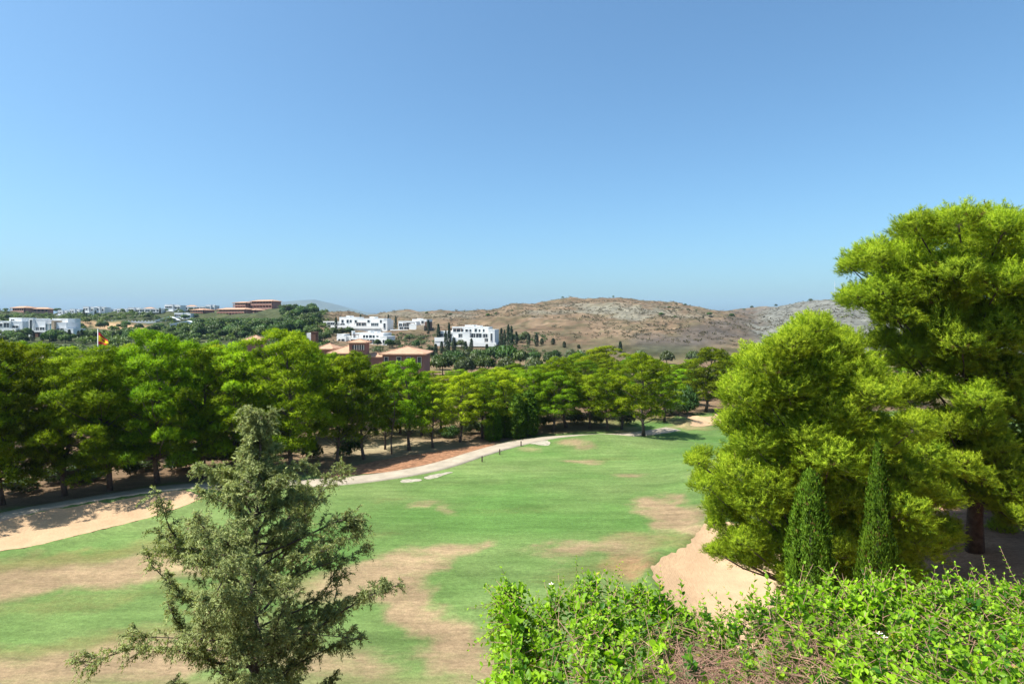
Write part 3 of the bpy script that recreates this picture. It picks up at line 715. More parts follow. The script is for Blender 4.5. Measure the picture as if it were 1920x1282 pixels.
def bough_mesh(seed, ntwig=620, nn=22):
    """rounded bough of bottle-brush twigs, radius about one"""
    rng = np.random.default_rng(seed)
    d = unit(rng.normal(size=(ntwig * 3, 3))); d = d[d[:, 2] > -.55 + rng.normal(size=len(d)) * .2][:ntwig]; n = len(d)
    kb = unit(rng.normal(size=(24, 3)) + np.array((0, 0, .3))); kn = (d @ kb.T).max(1)
    base = d * ((.36 + .54 * kn ** 12) * rng.uniform(.6, 1.04, n))[:, None]
    ax = unit(d * .8 + np.array((0, 0, .75)) + rng.normal(size=d.shape) * .3); tl = rng.uniform(.16, .28, n)
    t = rng.uniform(0, 1, (n, nn)); P = base[:, None, :] + ax[:, None, :] * (t * tl[:, None])[..., None]
    D = unit(ax[:, None, :] * .85 + unit(rng.normal(size=(n, nn, 3))) * .75)
    N = unit(d * np.array((1, 1, 1.2)) + np.array((0, 0, .2)) + rng.normal(size=d.shape) * .25)[:, None, :] + rng.normal(size=(n, nn, 3)) * .4
    T = np.clip(rng.normal(.50, .19, n)[:, None] + .32 * (t - .3) + .5 * (kn[:, None] - .85), 0, .9); T = np.where(rng.random((n, 1)) < .012, 1.0, T)  # shade put into the tint: darker between knobs and at twig bases
    P, D, N, T = P.reshape(-1, 3), D.reshape(-1, 3), unit(N.reshape(-1, 3)), T.ravel(); m = len(P)
    V, Fc = blades(P, D, rng.uniform(.08, .14, m), rng.uniform(.010, .017, m), rng)
    V, N = face_out(V, N, 3)
    mb_keep = leaf_mesh('bough', V, Fc, np.repeat(T, 3), M['needle_near'], N)
    return mb_keep
BOUGH = [bough_mesh(350 + i) for i in range(6)]

# ---- the two big pines on the right bank, crown lobe by crown lobe
def big_pine(lobes, Yc, half, cx, base, seed, label, bark, trunk_r, per=17, L=.25, Wd=.039):
    rng = np.random.default_rng(seed)
    e = empty('pine_tree', base); B = np.array(base)
    cl = []
    for (px, py, rp) in lobes:
        q = 1 - min(1, abs(px - cx[0]) / cx[1]) ** 2
        dep = half * max(.25, math.sqrt(max(q, 0)))
        for sgn in ((-1, 0, 1) if px < 1950 else (-1,)):
            Yd = Yc + (sgn * dep * rng.uniform(.45, .95) if sgn else rng.normal() * dep * .25)
            r = rp / F * Yd * 1.14
            cl.append((W(px + rng.normal() * 6, py + rng.normal() * 5, Yd) - B, r))
    top = max(c[2] for c, r in cl); mid = np.mean([c for c, r in cl], 0)
    tp = [np.array((mid[0] * .75 * (i / 7) ** 1.3, mid[1] * .6 * (i / 7), -.5 + (top * .86 + .5) * i / 7)) + rng.normal(size=3) * .12 * (i > 1) for i in range(8)]
    mb = MB(); mb.tube(tp, [trunk_r * (1.3, 1.0, .86, .74, .6, .45, .3, .15)[i] for i in range(8)], 12)
    for (c, r) in cl:
        zt = max(top * .18, c[2] - .5 * math.hypot(c[0] - mid[0] * .5, c[1] - mid[1] * .5) - .6)
        tt = min((zt + .5) / (top * .86 + .5), .96) * 7; j = min(int(tt), 6)
        limb(mb, tp[j] + (tp[j + 1] - tp[j]) * (tt - j), c, trunk_r * .2, .025, rng, .06, 4, 5)
        for k in range(5):                        # twigs that show inside the clump
            dd = unit(rng.normal(size=3) + np.array((0, 0, .3)))
            limb(mb, c - dd * r * .2, c + dd * r * .75 * np.array((1, 1, .7)), .016, .005, rng, .03, 3, 3)
    mb.build('trunk', bark, e, True)
    # leafy boughs: copies of a few bough meshes, turned and scaled
    inner = [(c + (mid * np.array((1, 1, 0)) + np.array((0, 0, c[2])) - c) * rng.uniform(.18, .42), r * rng.uniform(.8, 1.1)) for c, r in cl[::2]]
    for (c, r) in cl + inner:
        o = obj('bough', BOUGH[rng.integers(len(BOUGH))], e, tuple(c), (rng.normal() * .12, rng.normal() * .12, rng.uniform(0, 6.283)))
        o.scale = (r * rng.uniform(1.0, 1.2), r * rng.uniform(1.0, 1.2), r * rng.uniform(.84, 1.0))
    return tag(e, label, 'pine tree')

LOBE_A = [(1530, 632, 42), (1480, 650, 45), (1585, 655, 45), (1430, 690, 48), (1510, 700, 60), (1600, 712, 58), (1392, 742, 44), (1450, 760, 58), (1550, 780, 64), (1640, 752, 46), (1376, 800, 34), (1420, 838, 48),
          (1308, 862, 22), (1330, 902, 28), (1385, 902, 44), (1470, 880, 52), (1560, 862, 60), (1645, 842, 55), (1715, 800, 42), (1735, 856, 42), (1695, 905, 52), (1358, 955, 34), (1420, 960, 50), (1500, 950, 58), (1590, 940, 58),
          (1680, 962, 52), (1752, 940, 36), (1398, 1015, 36), (1465, 1030, 46), (1560, 1030, 50), (1650, 1030, 48), (1725, 1020, 46), (1775, 995, 30), (1392, 1052, 26), (1345, 985, 20), (1690, 1085, 40), (1500, 830, 50), (1610, 900, 50), (1530, 905, 50), (1440, 915, 46), (1630, 985, 50), (1530, 990, 50), (1560, 730, 50), (1480, 725, 45), (1350, 1030, 22), (1600, 1080, 44), (1480, 1085, 36)]
LOBE_B = [(1720, 438, 42), (1795, 432, 44), (1872, 440, 44), (1950, 455, 50), (2040, 500, 55), (1640, 482, 38), (1604, 500, 26), (1700, 512, 52), (1790, 522, 58), (1880, 534, 58), (1970, 550, 60), (2070, 590, 60), (1612, 560, 34), (1680, 592, 50), (1760, 606, 55),
          (1850, 618, 58), (1950, 632, 62), (2060, 680, 70), (1655, 640, 30), (1718, 672, 44), (1800, 688, 42), (1882, 700, 50), (1975, 725, 62), (2070, 770, 60), (1750, 728, 32), (1835, 752, 44), (1912, 772, 50), (2000, 810, 60), (2085, 850, 50),
          (1872, 838, 36), (1945, 856, 46), (1905, 925, 40), (1970, 930, 50), (1850, 905, 26), (1800, 800, 44), (1785, 870, 44), (1840, 850, 48), (1826, 925, 40), (1890, 885, 48), (1950, 965, 46), (1905, 975, 30), (1990, 880, 55), (2050, 930, 50), (1770, 800, 34), (1760, 560, 55), (1840, 480, 50), (1660, 550, 40), (1920, 500, 52), (1920, 600, 55), (1800, 650, 50), (1762, 890, 38), (1830, 800, 44), (1740, 830, 36), (1700, 740, 36)]
bA = G0(1545, 1170, 1.0); bA = (bA[0], 27.0)
big_pine(LOBE_A, 26.5, 5.2, (1540, 270), ((1560 - 960) / F * 27, 27.0, hz((1560 - 960) / F * 27, 27.0)), 301, 'bushy yellow-green pine with low boughs over the right sand bunker', M['pbark'], .30)
yB = 31.0
big_pine(LOBE_B, yB, 5.5, (1850, 290), ((1828 - 960) / F * yB, yB, hz((1828 - 960) / F * yB, yB)), 302, 'huge pine with thick dark trunk rising highest at the right edge', M['dbark'], .36)

# ---- two cypresses in front of them
cy = [column_mesh(221, 7, .62, 15000, .09, .026, M['cypress'], 9, 1.5, .03, 4, (.30, .50)), column_mesh(222, 7, .62, 15000, .09, .026, M['cypress'], 7, .8, .02, 4, (.42, .68))]
cys = stem_mesh(6, .09, M['pbark'], 4)
for i, (px, Yd, top, wp, lab) in enumerate([(1520, 14.0, 868, 78, 'broad blunt-topped dark cypress in front of the bushy pine'), (1646, 14.6, 818, 62, 'slender pointed cypress right of the blunt-topped one')]):
    x = (px - 960) / F * Yd; z0 = hz(x, Yd); H = CZ - (top - HZ) / F * Yd - z0; s = wp / F * Yd / 2 / .62 * .98
    put_pair('cypress_tree', (cys, cy[i]), (x, Yd, z0), 1.0 + i, (s, s, H / 7), lab, 'cypress', 'near cypresses')

# ---- juniper close in front on the left
def juniper():
    rng = np.random.default_rng(77)
    Yj = 10.0; bx = (482 - 960) / F * Yj; bz = hz(bx, Yj)
    e = empty('juniper_tree', (bx, Yj, bz)); top = W(480, 768, Yj)[2] - bz
    mb = MB()
    tz = np.linspace(-.3, top * .985, 12)
    tr = [np.array((.10 * math.sin(z * 1.1) * (z > .5), .08 * math.cos(z * 1.4), z)) for z in tz]
    mb.tube(tr, [.115 * (1 - .93 * i / 11) + .006 for i in range(12)], 9)
    Ps, Ds, Ls, Ts = [], [], [], []
    def spray(p, d, ln, tint):
        """one drooping leafy cord"""
        m = max(4, int(ln / .022)); t = np.linspace(0, 1, m)
        q = p + d * (t * ln)[:, None] + np.array((0, 0, -.55)) * (t ** 1.7 * ln)[:, None]
        k = 4
        Q = np.repeat(q, k, 0) + rng.normal(size=(m * k, 3)) * .009
        dd = np.repeat(np.gradient(q, axis=0), k, 0); dd = unit(unit(dd) + rng.normal(size=dd.shape) * .62)
        Ps.append(Q); Ds.append(dd); Ls.append(rng.uniform(.026, .062, m * k)); Ts.append(np.clip(rng.normal(tint, .14, m * k) + .22 * np.repeat(t, k), 0, .9))
    # half width of the crown by height, from the photograph's outline
    hh = np.array([top - 9, top - 5.0, top - 3.6, top - 3.0, top - 2.2, top - 1.8, top - 1.2, top - .5, top])
    ww = np.array([1.7, 2.3, 2.9, 3.0, 2.75, 2.35, 1.75, .85, .12])
    nl = 100
    for i in range(nl):
        z0 = .9 + (top - 1.0) * (i / (nl - 1)) ** .82
        a = i * 2.39996 + rng.normal() * .3
        ext = rng.uniform(.36, 1.03) if i < nl - 10 else rng.uniform(.8, 1.1)
        rise = rng.uniform(.3, .75)
        # length so that the tip, higher than the root, meets the outline
        ln = np.interp(z0 + .8, hh, ww) * ext * .90 * (1 + .10 * math.cos(a)) + .08
        tip = np.array((math.cos(a) * ln, math.sin(a) * ln, z0 + ln * rise))
        j = np.interp(z0, tz, range(12)); j0 = min(int(j), 10); root = tr[j0] + (tr[j0 + 1] - tr[j0]) * (j - j0)
        m = 9; pts = []
        bend = rng.normal(size=3) * .2 * ln
        for k in range(m + 1):
            t = k / m
            pts.append(root + (tip - root) * t + np.array((0, 0, -.10 * ln * math.sin(math.pi * t))) + bend * math.sin(math.pi * t * 1.2) * t)
        r0 = .008 + .008 * ln
        mb.tube(pts, [r0 * (1 - .85 * k / m) + .002 for k in range(m + 1)], 5)
        pts = np.array(pts); dead = rng.random() < .12
        nb = int(9 + ln * 13.5)
        for b in range(nb):
            t = rng.uniform(.06, 1.0) ** .75; f = t * m; k = min(int(f), m - 1)
            p = pts[k] + (pts[k + 1] - pts[k]) * (f - k); ax = unit(pts[k + 1] - pts[k])
            side = unit(np.cross(ax, np.array((0, 0, 1.0)))) * rng.choice((-1, 1))
            d = unit(ax * rng.uniform(.35, 1.0) + side * rng.uniform(.2, .9) + np.array((0, 0, rng.uniform(-.25, .75))))
            bl = rng.uniform(.16, .46) * (1.15 - .45 * t) * min(1, .45 + ln * .3)
            q = [p + d * bl * s + np.array((0, 0, .05 * bl * math.sin(3 * s))) for s in (0, .5, 1)]
            mb.tube(q, [.006, .004, .002], 3, cap=False)
            tint = rng.normal(.48, .13)
            for s in range(int(3 + bl * 20)):
                u = rng.uniform(.1, 1); pp = q[0] + (q[2] - q[0]) * u
                sd = unit(d * rng.uniform(.3, 1) + rng.normal(size=3) * .55 + np.array((0, 0, .12)))
                spray(pp, sd, rng.uniform(.06, .17), tint)
    # leafy leader
    for s in range(46):
        z = top - rng.uniform(0, 1) ** 1.2 * .9; a = rng.uniform(0, 6.28); sp = .03 + (top - z) * .16
        spray(np.array((math.cos(a) * sp * .3, math.sin(a) * sp * .3, z)), unit(np.array((math.cos(a), math.sin(a), .8))), rng.uniform(.05, .11), .5)
    mb.build('trunk', M['jbark'], e, True)
    P = np.concatenate(Ps); D = np.concatenate(Ds); L = np.concatenate(Ls); T = np.concatenate(Ts)
    T = np.where(rng.random(len(T)) < .03, 1.0, T)
    V, Fc = blades(P, D, L, L * .32, rng)
    rad = P * np.array((1, 1, 0)); N = unit(unit(rad) * .55 + np.array((0, 0, .6)) + rng.normal(size=P.shape) * .6)
    V, N = face_out(V, N, 3)
    obj('crown', leaf_mesh('crown', V, Fc, np.repeat(T, 3), M['juniper'], N), e)
    tag(e, 'feathery grey-green juniper with drooping sprays, nearest tree on the left', 'juniper')
    return len(P)
print('juniper blades', juniper())
# ------------------------------------------------------------------ climbing hedge on the terrace edge
def hedge():
    rng = np.random.default_rng(9)
    HX0, HX1, HY0, HY1 = .02, 4.4, 1.75, 3.45
    TOP = np.array([(880, 1165), (940, 1146), (1000, 1116), (1100, 1100), (1200, 1104), (1260, 1124), (1300, 1150), (1340, 1146), (1400, 1124), (1460, 1100), (1550, 1094), (1650, 1086), (1750, 1086), (1850, 1094), (1920, 1106), (2200, 1110)], float)
    def ztop(x, y):
        px = 960 + F * x / np.maximum(HY1, .1)
        z = CZ - (np.interp(px, TOP[:, 0], TOP[:, 1]) - HZ) / F * HY1
        dip = .03 * bare(x, y)
        return z - dip + .10 * (fbm(x * 2.2, y * 2.2, 5, 3) - .5) - .10 * sstep(HY0 + .25, HY0, y) - .25 * sstep(HX0 + .22, HX0, x)
    def bare(x, y):
        """where the climbing stems have lost their leaves"""
        px = 960 + F * x / y; py = HZ + F * 1.5 / y
        n = fbm(x * 3.1 + 4, y * 3.1, 8, 3)
        b = sstep(1.25, .5, np.hypot((px - 1375) / 225, (py - 1195) / 100) + (n - .5) * 1.0)
        b = np.maximum(b, .95 * sstep(1.2, .5, np.hypot((px - 1075) / 30, (py - 1235) / 60) + (n - .5)))
        b = np.maximum(b, .8 * sstep(1.2, .5, np.hypot((px - 1730) / 70, (py - 1262) / 25) + (n - .5)))
        b = np.maximum(b, .8 * sstep(1.2, .5, np.hypot((px - 1240) / 90, (py - 1265) / 30) + (n - .5)))
        return b
    e = empty('climbing_hedge', (1.9, 2.6, 12.8))
    B = np.array((1.9, 2.6, 12.8))
    tw = MB()
    P, D, Nn, Sz, T = [], [], [], [], []
    nsp = 5600
    for i in range(nsp):
        x = rng.uniform(HX0, HX1); y = rng.uniform(HY0, HY1) if rng.random() < .8 else HY1 - rng.random() ** 2 * .3
        bb = float(bare(np.array([x]), np.array([y]))[0])
        if rng.random() < bb * .82: continue
        zt = float(ztop(np.array([x]), np.array([y]))[0])
        left = rng.random() < .16
        z = zt - rng.random() ** 1.6 * (.34 if not left else .8)
        if left: x = HX0 + rng.normal() * .035
        root = np.array((x, y, z - .03))
        out = np.array((-.7 if left else (-.25 if x < HX0 + .3 else 0), .25 if y > HY1 - .3 else -.12, .9 if not left else .35))
        d = unit(out + rng.normal(size=3) * .42)
        tall = rng.random() < .035 and y > HY1 - .5
        ln = rng.uniform(.05, .15) if not tall else rng.uniform(.14, .26)
        nn = max(3, int(ln / .021)); bend = rng.normal(size=3) * .25
        pts = [root + d * ln * (k / nn) + bend * ln * (k / nn) ** 2 for k in range(nn + 1)]
        tw.tube([p - B for p in (pts[0], pts[nn // 2], pts[-1])], [.0022, .0018, .001], 3, cap=False)
        ang = rng.uniform(0, 3.14); tint0 = rng.normal(.38, .24)
        size0 = rng.uniform(.026, .068) * (1 if not tall else .62)
        for k in range(nn + 1):
            t = k / nn; ax = unit(pts[min(k + 1, nn)] - pts[max(k - 1, 0)])
            u = unit(np.cross(ax, np.array((.3, .9, .1)))); v = np.cross(ax, u)
            a = ang + (k % 2) * 1.57
            for sg in (0, math.pi):
                if rng.random() < .12: continue
                o = u * math.cos(a + sg) + v * math.sin(a + sg)
                ld = unit(o + ax * (.35 + .7 * t) + rng.normal(size=3) * .2)
                s = size0 * (1 - .55 * t) * rng.uniform(.75, 1.2)
                nrm = unit(ax * .8 + np.array((0, 0, .7)) + rng.normal(size=3) * .3)
                nrm = unit(nrm - ld * float(nrm @ ld))
                P.append(pts[k]); D.append(ld); Nn.append(nrm); Sz.append(s)
                T.append(1.0 if rng.random() < .008 else float(np.clip(tint0 + .35 * t + rng.normal() * .08, 0, .9)))
    P = np.array(P); D = np.array(D); Nn = np.array(Nn); Sz = np.array(Sz); T = np.array(T)
    Sd = np.cross(D, Nn)
    # bare woody stems, thickest where the leaves are gone
    ns = 0
    n = 40000
    x = rng.uniform(HX0 + .03, HX1, n); y = rng.uniform(HY0, HY1 - .03, n); zt = ztop(x, y)
    kp = rng.random(n) < .08 + .92 * bare(x, y); x, y, zt = x[kp], y[kp], zt[kp]; n = len(x)
    a = np.stack([x, y, zt + .02 - rng.random(n) ** 1.2 * .4], 1); d = unit(rng.normal(size=(n, 3)) * np.array((1, 1, .45))); b = a + d * rng.uniform(.04, .2, n)[:, None]
    b[:, 2] = np.minimum(b[:, 2], zt + .04); r = rng.uniform(.0007, .0024, n)[:, None]; u = unit(np.cross(d, rng.normal(size=(n, 3)))); v = np.cross(d, u)
    ring = [u, -u * .5 + v * .87, -u * .5 - v * .87]
    TV = np.stack([a + q * r for q in ring] + [b + q * r * .6 for q in ring], 1) - B
    TF = (np.array([(0, 1, 4, 3), (1, 2, 5, 4), (2, 0, 3, 5)])[None] + (np.arange(n) * 6)[:, None, None]).reshape(-1, 4)
    tag(obj('dry_twigs', mesh_np('dry_twigs', TV.reshape(-1, 3), TF, M['twig']), e), kind='stuff')
    while ns < 900:
        x = rng.uniform(HX0 + .03, HX1); y = rng.uniform(HY0, HY1 - .03)
        bb = float(bare(np.array([x]), np.array([y]))[0])
        if rng.random() > .10 + .9 * bb: continue
        zt = float(ztop(np.array([x]), np.array([y]))[0])
        a = np.array((x, y, zt - .01 - rng.random() ** 1.3 * .45)); d = unit(rng.normal(size=3) * np.array((1, 1, .42))); ln = rng.uniform(.05, .22)
        b = a + d * ln; b[2] = min(b[2], zt + (.03 if rng.random() < .1 else -.02))
        mid = (a + b) / 2 + rng.normal(size=3) * .025
        r = rng.uniform(.0009, .0026)
        tw.tube([a - B, mid - B, b - B], [r, r * .9, r * .6], 4, cap=False); ns += 1
    for k in range(26):                                   # main stems from the soil
        x = rng.uniform(HX0 + .15, HX1); y = rng.uniform(HY0 + .2, HY1 - .2); zt = float(ztop(np.array([x]), np.array([y]))[0])
        tw.tube([np.array((x, y, 12.75)) - B, np.array((x + rng.normal() * .1, y + rng.normal() * .1, 13.6)) - B, np.array((x + rng.normal() * .2, y + rng.normal() * .2, zt - .3)) - B], [.03, .022, .012], 6)
    tw.build('stems', M['twig'], e)
    # inner leaf layer, older darker leaves
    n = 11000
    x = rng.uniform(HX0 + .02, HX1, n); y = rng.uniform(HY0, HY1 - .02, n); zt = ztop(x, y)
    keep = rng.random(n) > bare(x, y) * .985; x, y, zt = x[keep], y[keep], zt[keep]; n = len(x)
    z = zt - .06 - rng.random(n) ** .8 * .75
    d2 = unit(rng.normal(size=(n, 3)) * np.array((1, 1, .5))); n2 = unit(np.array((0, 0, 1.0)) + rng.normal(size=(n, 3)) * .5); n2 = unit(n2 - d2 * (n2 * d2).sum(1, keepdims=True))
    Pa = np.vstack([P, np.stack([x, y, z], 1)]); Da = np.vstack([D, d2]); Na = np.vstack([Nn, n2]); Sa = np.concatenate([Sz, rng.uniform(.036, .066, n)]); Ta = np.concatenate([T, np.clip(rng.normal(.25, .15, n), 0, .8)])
    Sda = np.cross(Da, Na)
    # the 300 leaves that show largest
    dist = np.linalg.norm(P - np.array((0, 0, CZ)), axis=1); px = 960 + F * P[:, 0] / P[:, 1]; py = HZ + F * (CZ - P[:, 2]) / P[:, 1]
    zt = ztop(P[:, 0], P[:, 1]); vis = (px > 915) & (px < 1915) & (py < 1275) & (P[:, 2] > zt + .005)
    face = np.abs((Nn * unit(np.array((0, 0, CZ)) - P)).sum(1))
    score = Sz / dist * face * vis
    big = np.argsort(-score)[:300]
    bm_leaf = {}
    shape = np.array([(0, 0, 0), (-.27, .28, .10), (-.26, .62, .09), (0, 1, -.08), (.26, .62, .09), (.27, .28, .10), (0, .45, 0)])
    fcs = [(0, 6, 1), (1, 6, 2), (2, 6, 3), (3, 6, 4), (4, 6, 5), (5, 6, 0)]
    for j, tv in enumerate((.15, .35, .5, .65, .85)):
        me = bpy.data.meshes.new('leaf'); me.from_pydata([tuple(p) for p in shape], [], fcs); me.materials.append(M['hedge'])
        at = me.attributes.new('tint', 'FLOAT', 'POINT'); at.data.foreach_set('value', [tv] * 7); me.update(); bm_leaf[j] = me
    for i in big:
        o = obj('leaf', bm_leaf[int(min(4, max(0, T[i] * 5)))], e)
        s = Sz[i]
        m = Matrix(((Sd[i][0] * s, D[i][0] * s, Nn[i][0] * s, P[i][0] - B[0]), (Sd[i][1] * s, D[i][1] * s, Nn[i][1] * s, P[i][1] - B[1]), (Sd[i][2] * s, D[i][2] * s, Nn[i][2] * s, P[i][2] - B[2]), (0, 0, 0, 1)))
        o.matrix_local = m
    rest = np.ones(len(Pa), bool); rest[big] = False
    Pa, Da, Na, Sa, Ta, Sda = Pa[rest], Da[rest], Na[rest], Sa[rest], Ta[rest], Sda[rest]
    sh6, f6 = shape[:6], np.array([(0, 1, 2, 3), (0, 3, 4, 5)])
    V = (Pa - B)[:, None, :] + Sa[:, None, None] * (sh6[None, :, 0:1] * Sda[:, None, :] + sh6[None, :, 1:2] * Da[:, None, :] + sh6[None, :, 2:3] * Na[:, None, :])
    Fc = (f6[None] + (np.arange(len(Pa)) * 6)[:, None, None]).reshape(-1, 4)
    fo = obj('foliage', leaf_mesh('foliage', V.reshape(-1, 3), Fc, np.repeat(Ta, 6), M['hedge']), e)
    tag(fo, kind='stuff')
    # three white blossoms
    for (fx, fy) in ((1036, 1094), (1642, 1207), (1660, 1199)):
        best = np.argmin(np.hypot(px - fx, py - fy) + 100 * (P[:, 2] < zt))
        c = P[best] - B + np.array((0, -.02, .03)); mb = MB()
        for k in range(5):
            a = k * 1.2566; u = np.array((math.cos(a), math.sin(a) * .8, .25 + .2 * math.sin(k * 2))); w = np.array((-math.sin(a), math.cos(a), 0)) * .004
            mb.add([c, c + u * .009 - w, c + u * .017, c + u * .009 + w], [(0, 1, 2, 3)])
        fl = mb.build('flower', M['petal'], e)
        mb = MB(); mb.tube([c, c + np.array((0, 0, .008))], [.003, .002], 5); mb.build('stamens', M['pollen'], fl)
    tag(e, 'leafy green climbing hedge with bare brown stems along the terrace edge', 'hedge')
    return len(Pa)
print('hedge leaves', hedge())

# ------------------------------------------------------------------ shrubs
def bush_mesh(seed, n, L, Wd, mt, flat=.75, lumps=6, nb=4):
    rng = np.random.default_rng(seed)
    cl = [(np.array((0, 0, .45)), .55)] + [(np.array((math.cos(a) * .5 * rng.uniform(.4, 1), math.sin(a) * .5 * rng.uniform(.4, 1), rng.uniform(.25, .62))), rng.uniform(.28, .45)) for a in rng.uniform(0, 6.28, lumps)]
    Ps, Ds, Ts = [], [], []
    per = n // len(cl)
    for c, r in cl:
        d = unit(rng.normal(size=(per, 3))); d[:, 2] = np.abs(d[:, 2]) * .9 - .15; d = unit(d)
        Ps.append(c + d * r * rng.uniform(.7, 1.02, (per, 1)) * np.array((1, 1, flat))); Ds.append(d)
        Ts.append(np.clip(rng.normal(.42, .2, per) + rng.normal() * .1, 0, .9))
    P = np.repeat(np.concatenate(Ps), nb, 0); D = unit(np.repeat(np.concatenate(Ds), nb, 0) + rng.normal(size=(len(P), 3)) * .6); T = np.repeat(np.concatenate(Ts), nb)
    V, Fc = diamonds(P, D, L * rng.uniform(.6, 1.3, len(P)), Wd * rng.uniform(.7, 1.3, len(P)), rng)
    N = unit(np.repeat(np.concatenate(Ds), nb, 0) + np.array((0, 0, .25)) + rng.normal(size=P.shape) * .35)
    V, N = face_out(V, N, 4)
    V[:, 2] = np.maximum(V[:, 2], -.05)
    return leaf_mesh('crown', V, Fc, np.repeat(T, 4), mt, N)

def shrub(name, me, px, Yd, w, h, label, cat='shrub', group=None, dz=0.0):
    x = (px - 960) / F * Yd; z = hz(x, Yd)
    o = obj(name, me, None, (x, Yd, z - .05 + dz), (0, 0, rr.uniform(0, 6.28)), (w, w, h))
    return tag(o, label, cat, group)

BR = [bush_mesh(400 + i, 1500, .17, .012, M['brush'], .8, 7, 4) for i in range(2)]
UN = [bush_mesh(410 + i, 900, .16, .05, M['broad'], .8, 7, 3) for i in range(2)]
# dry brush on the right bank
for i, (px, Yd, w, h, lab) in enumerate([(1868, 37.0, 2.0, 1.7, 'dry beige brush right behind the thick dark trunk'), (1905, 38.5, 2.2, 2.0, 'tall dry beige brush at the right edge of the picture'), (1895, 35.2, 1.6, 1.0, 'low dry brush in front of the tall beige one'),
                                         (1845, 39.5, 1.8, 1.6, 'dry brush half hidden by the dark trunk'), (1930, 36.0, 2.0, 1.4, 'dry brush cut off by the right picture edge'), (1880, 41.5, 2.6, 2.4, 'reddish dry brush in the shade of the huge pine')]):
    shrub('dry_brush', BR[i % 2], px, Yd, w, h, lab, 'brush', 'dry brush on the right bank')
# undergrowth in the shade of the front row
und = [(40, 53), (90, 55), (135, 56), (170, 57.5), (245, 58), (270, 60), (330, 61), (370, 60.5), (420, 63), (480, 64), (520, 66), (585, 66), (655, 66.5), (845, 78), (880, 80), (915, 81), (1020, 86), (1080, 88), (1120, 87), (1175, 88), (1260, 94), (1290, 96)]
for i, (px, Yd) in enumerate(und):
    shrub('shrub', UN[i % 2], px, Yd + rr.uniform(-.5, 1), rr.uniform(1.2, 2.2), rr.uniform(1.2, 2.6), 'dark shrub under the front row of pines, %s from the left' % ordw(i), 'shrub', 'shrubs under the pines')
shrub('shrub', UN[1], 1285, 97, 3.2, 5.2, 'pale round shrub left of the pale-trunked far pine')

# slim dead pine between the living ones
def dead_pine():
    Yd = 68.5; x = (735 - 960) / F * Yd; z0 = hz(x, Yd); rng = np.random.default_rng(33); H = 7.5
    e = empty('dead_pine', (x, Yd, z0)); mb = MB(); tp = trunk_pts(H, (.2, 0), rng, 8); mb.tube([p * np.array((1.3, 1.3, 1)) for p in tp], [.10 - .01 * i for i in range(9)], 7); mb.build('trunk', M['pbark'], e, True)
    for k in range(22):
        z = rng.uniform(1.8, 7.2); a = rng.uniform(0, 6.28); l = rng.uniform(.5, 1.5) * (1.2 - z / 14); mb = MB()
        limb(mb, (.02 * z, 0, z), (math.cos(a) * l, math.sin(a) * l, z + rng.uniform(-.2, .6)), .035, .008, rng, .03, 3, 4); mb.build('branch', M['pbark'], e)
    tag(e, 'slim bare dead pine with pale trunk between the green pines', 'dead tree')
dead_pine()

# marker stakes along the path
for px, py, lab in ((904, 866, 'small wooden stake at the path edge, nearest of three'), (937, 853, 'small wooden stake at the path edge, middle of three'), (977, 838, 'small wooden stake where the path bends away')):
    x, y = G0(px, py); z = hz(x, y); mb = MB()
    mb.box(-.07, .07, -.07, .07, -.1, .62); mb.add([(-.07, -.07, .62), (.07, -.07, .62), (.07, .07, .62), (-.07, .07, .62), (0, 0, .72)], [(0, 1, 4), (1, 2, 4), (2, 3, 4), (3, 0, 4)])
    tag(mb.build('marker_stake', M['wood'], None, False, (x, y, z)), lab, 'stake', 'stakes along the path')

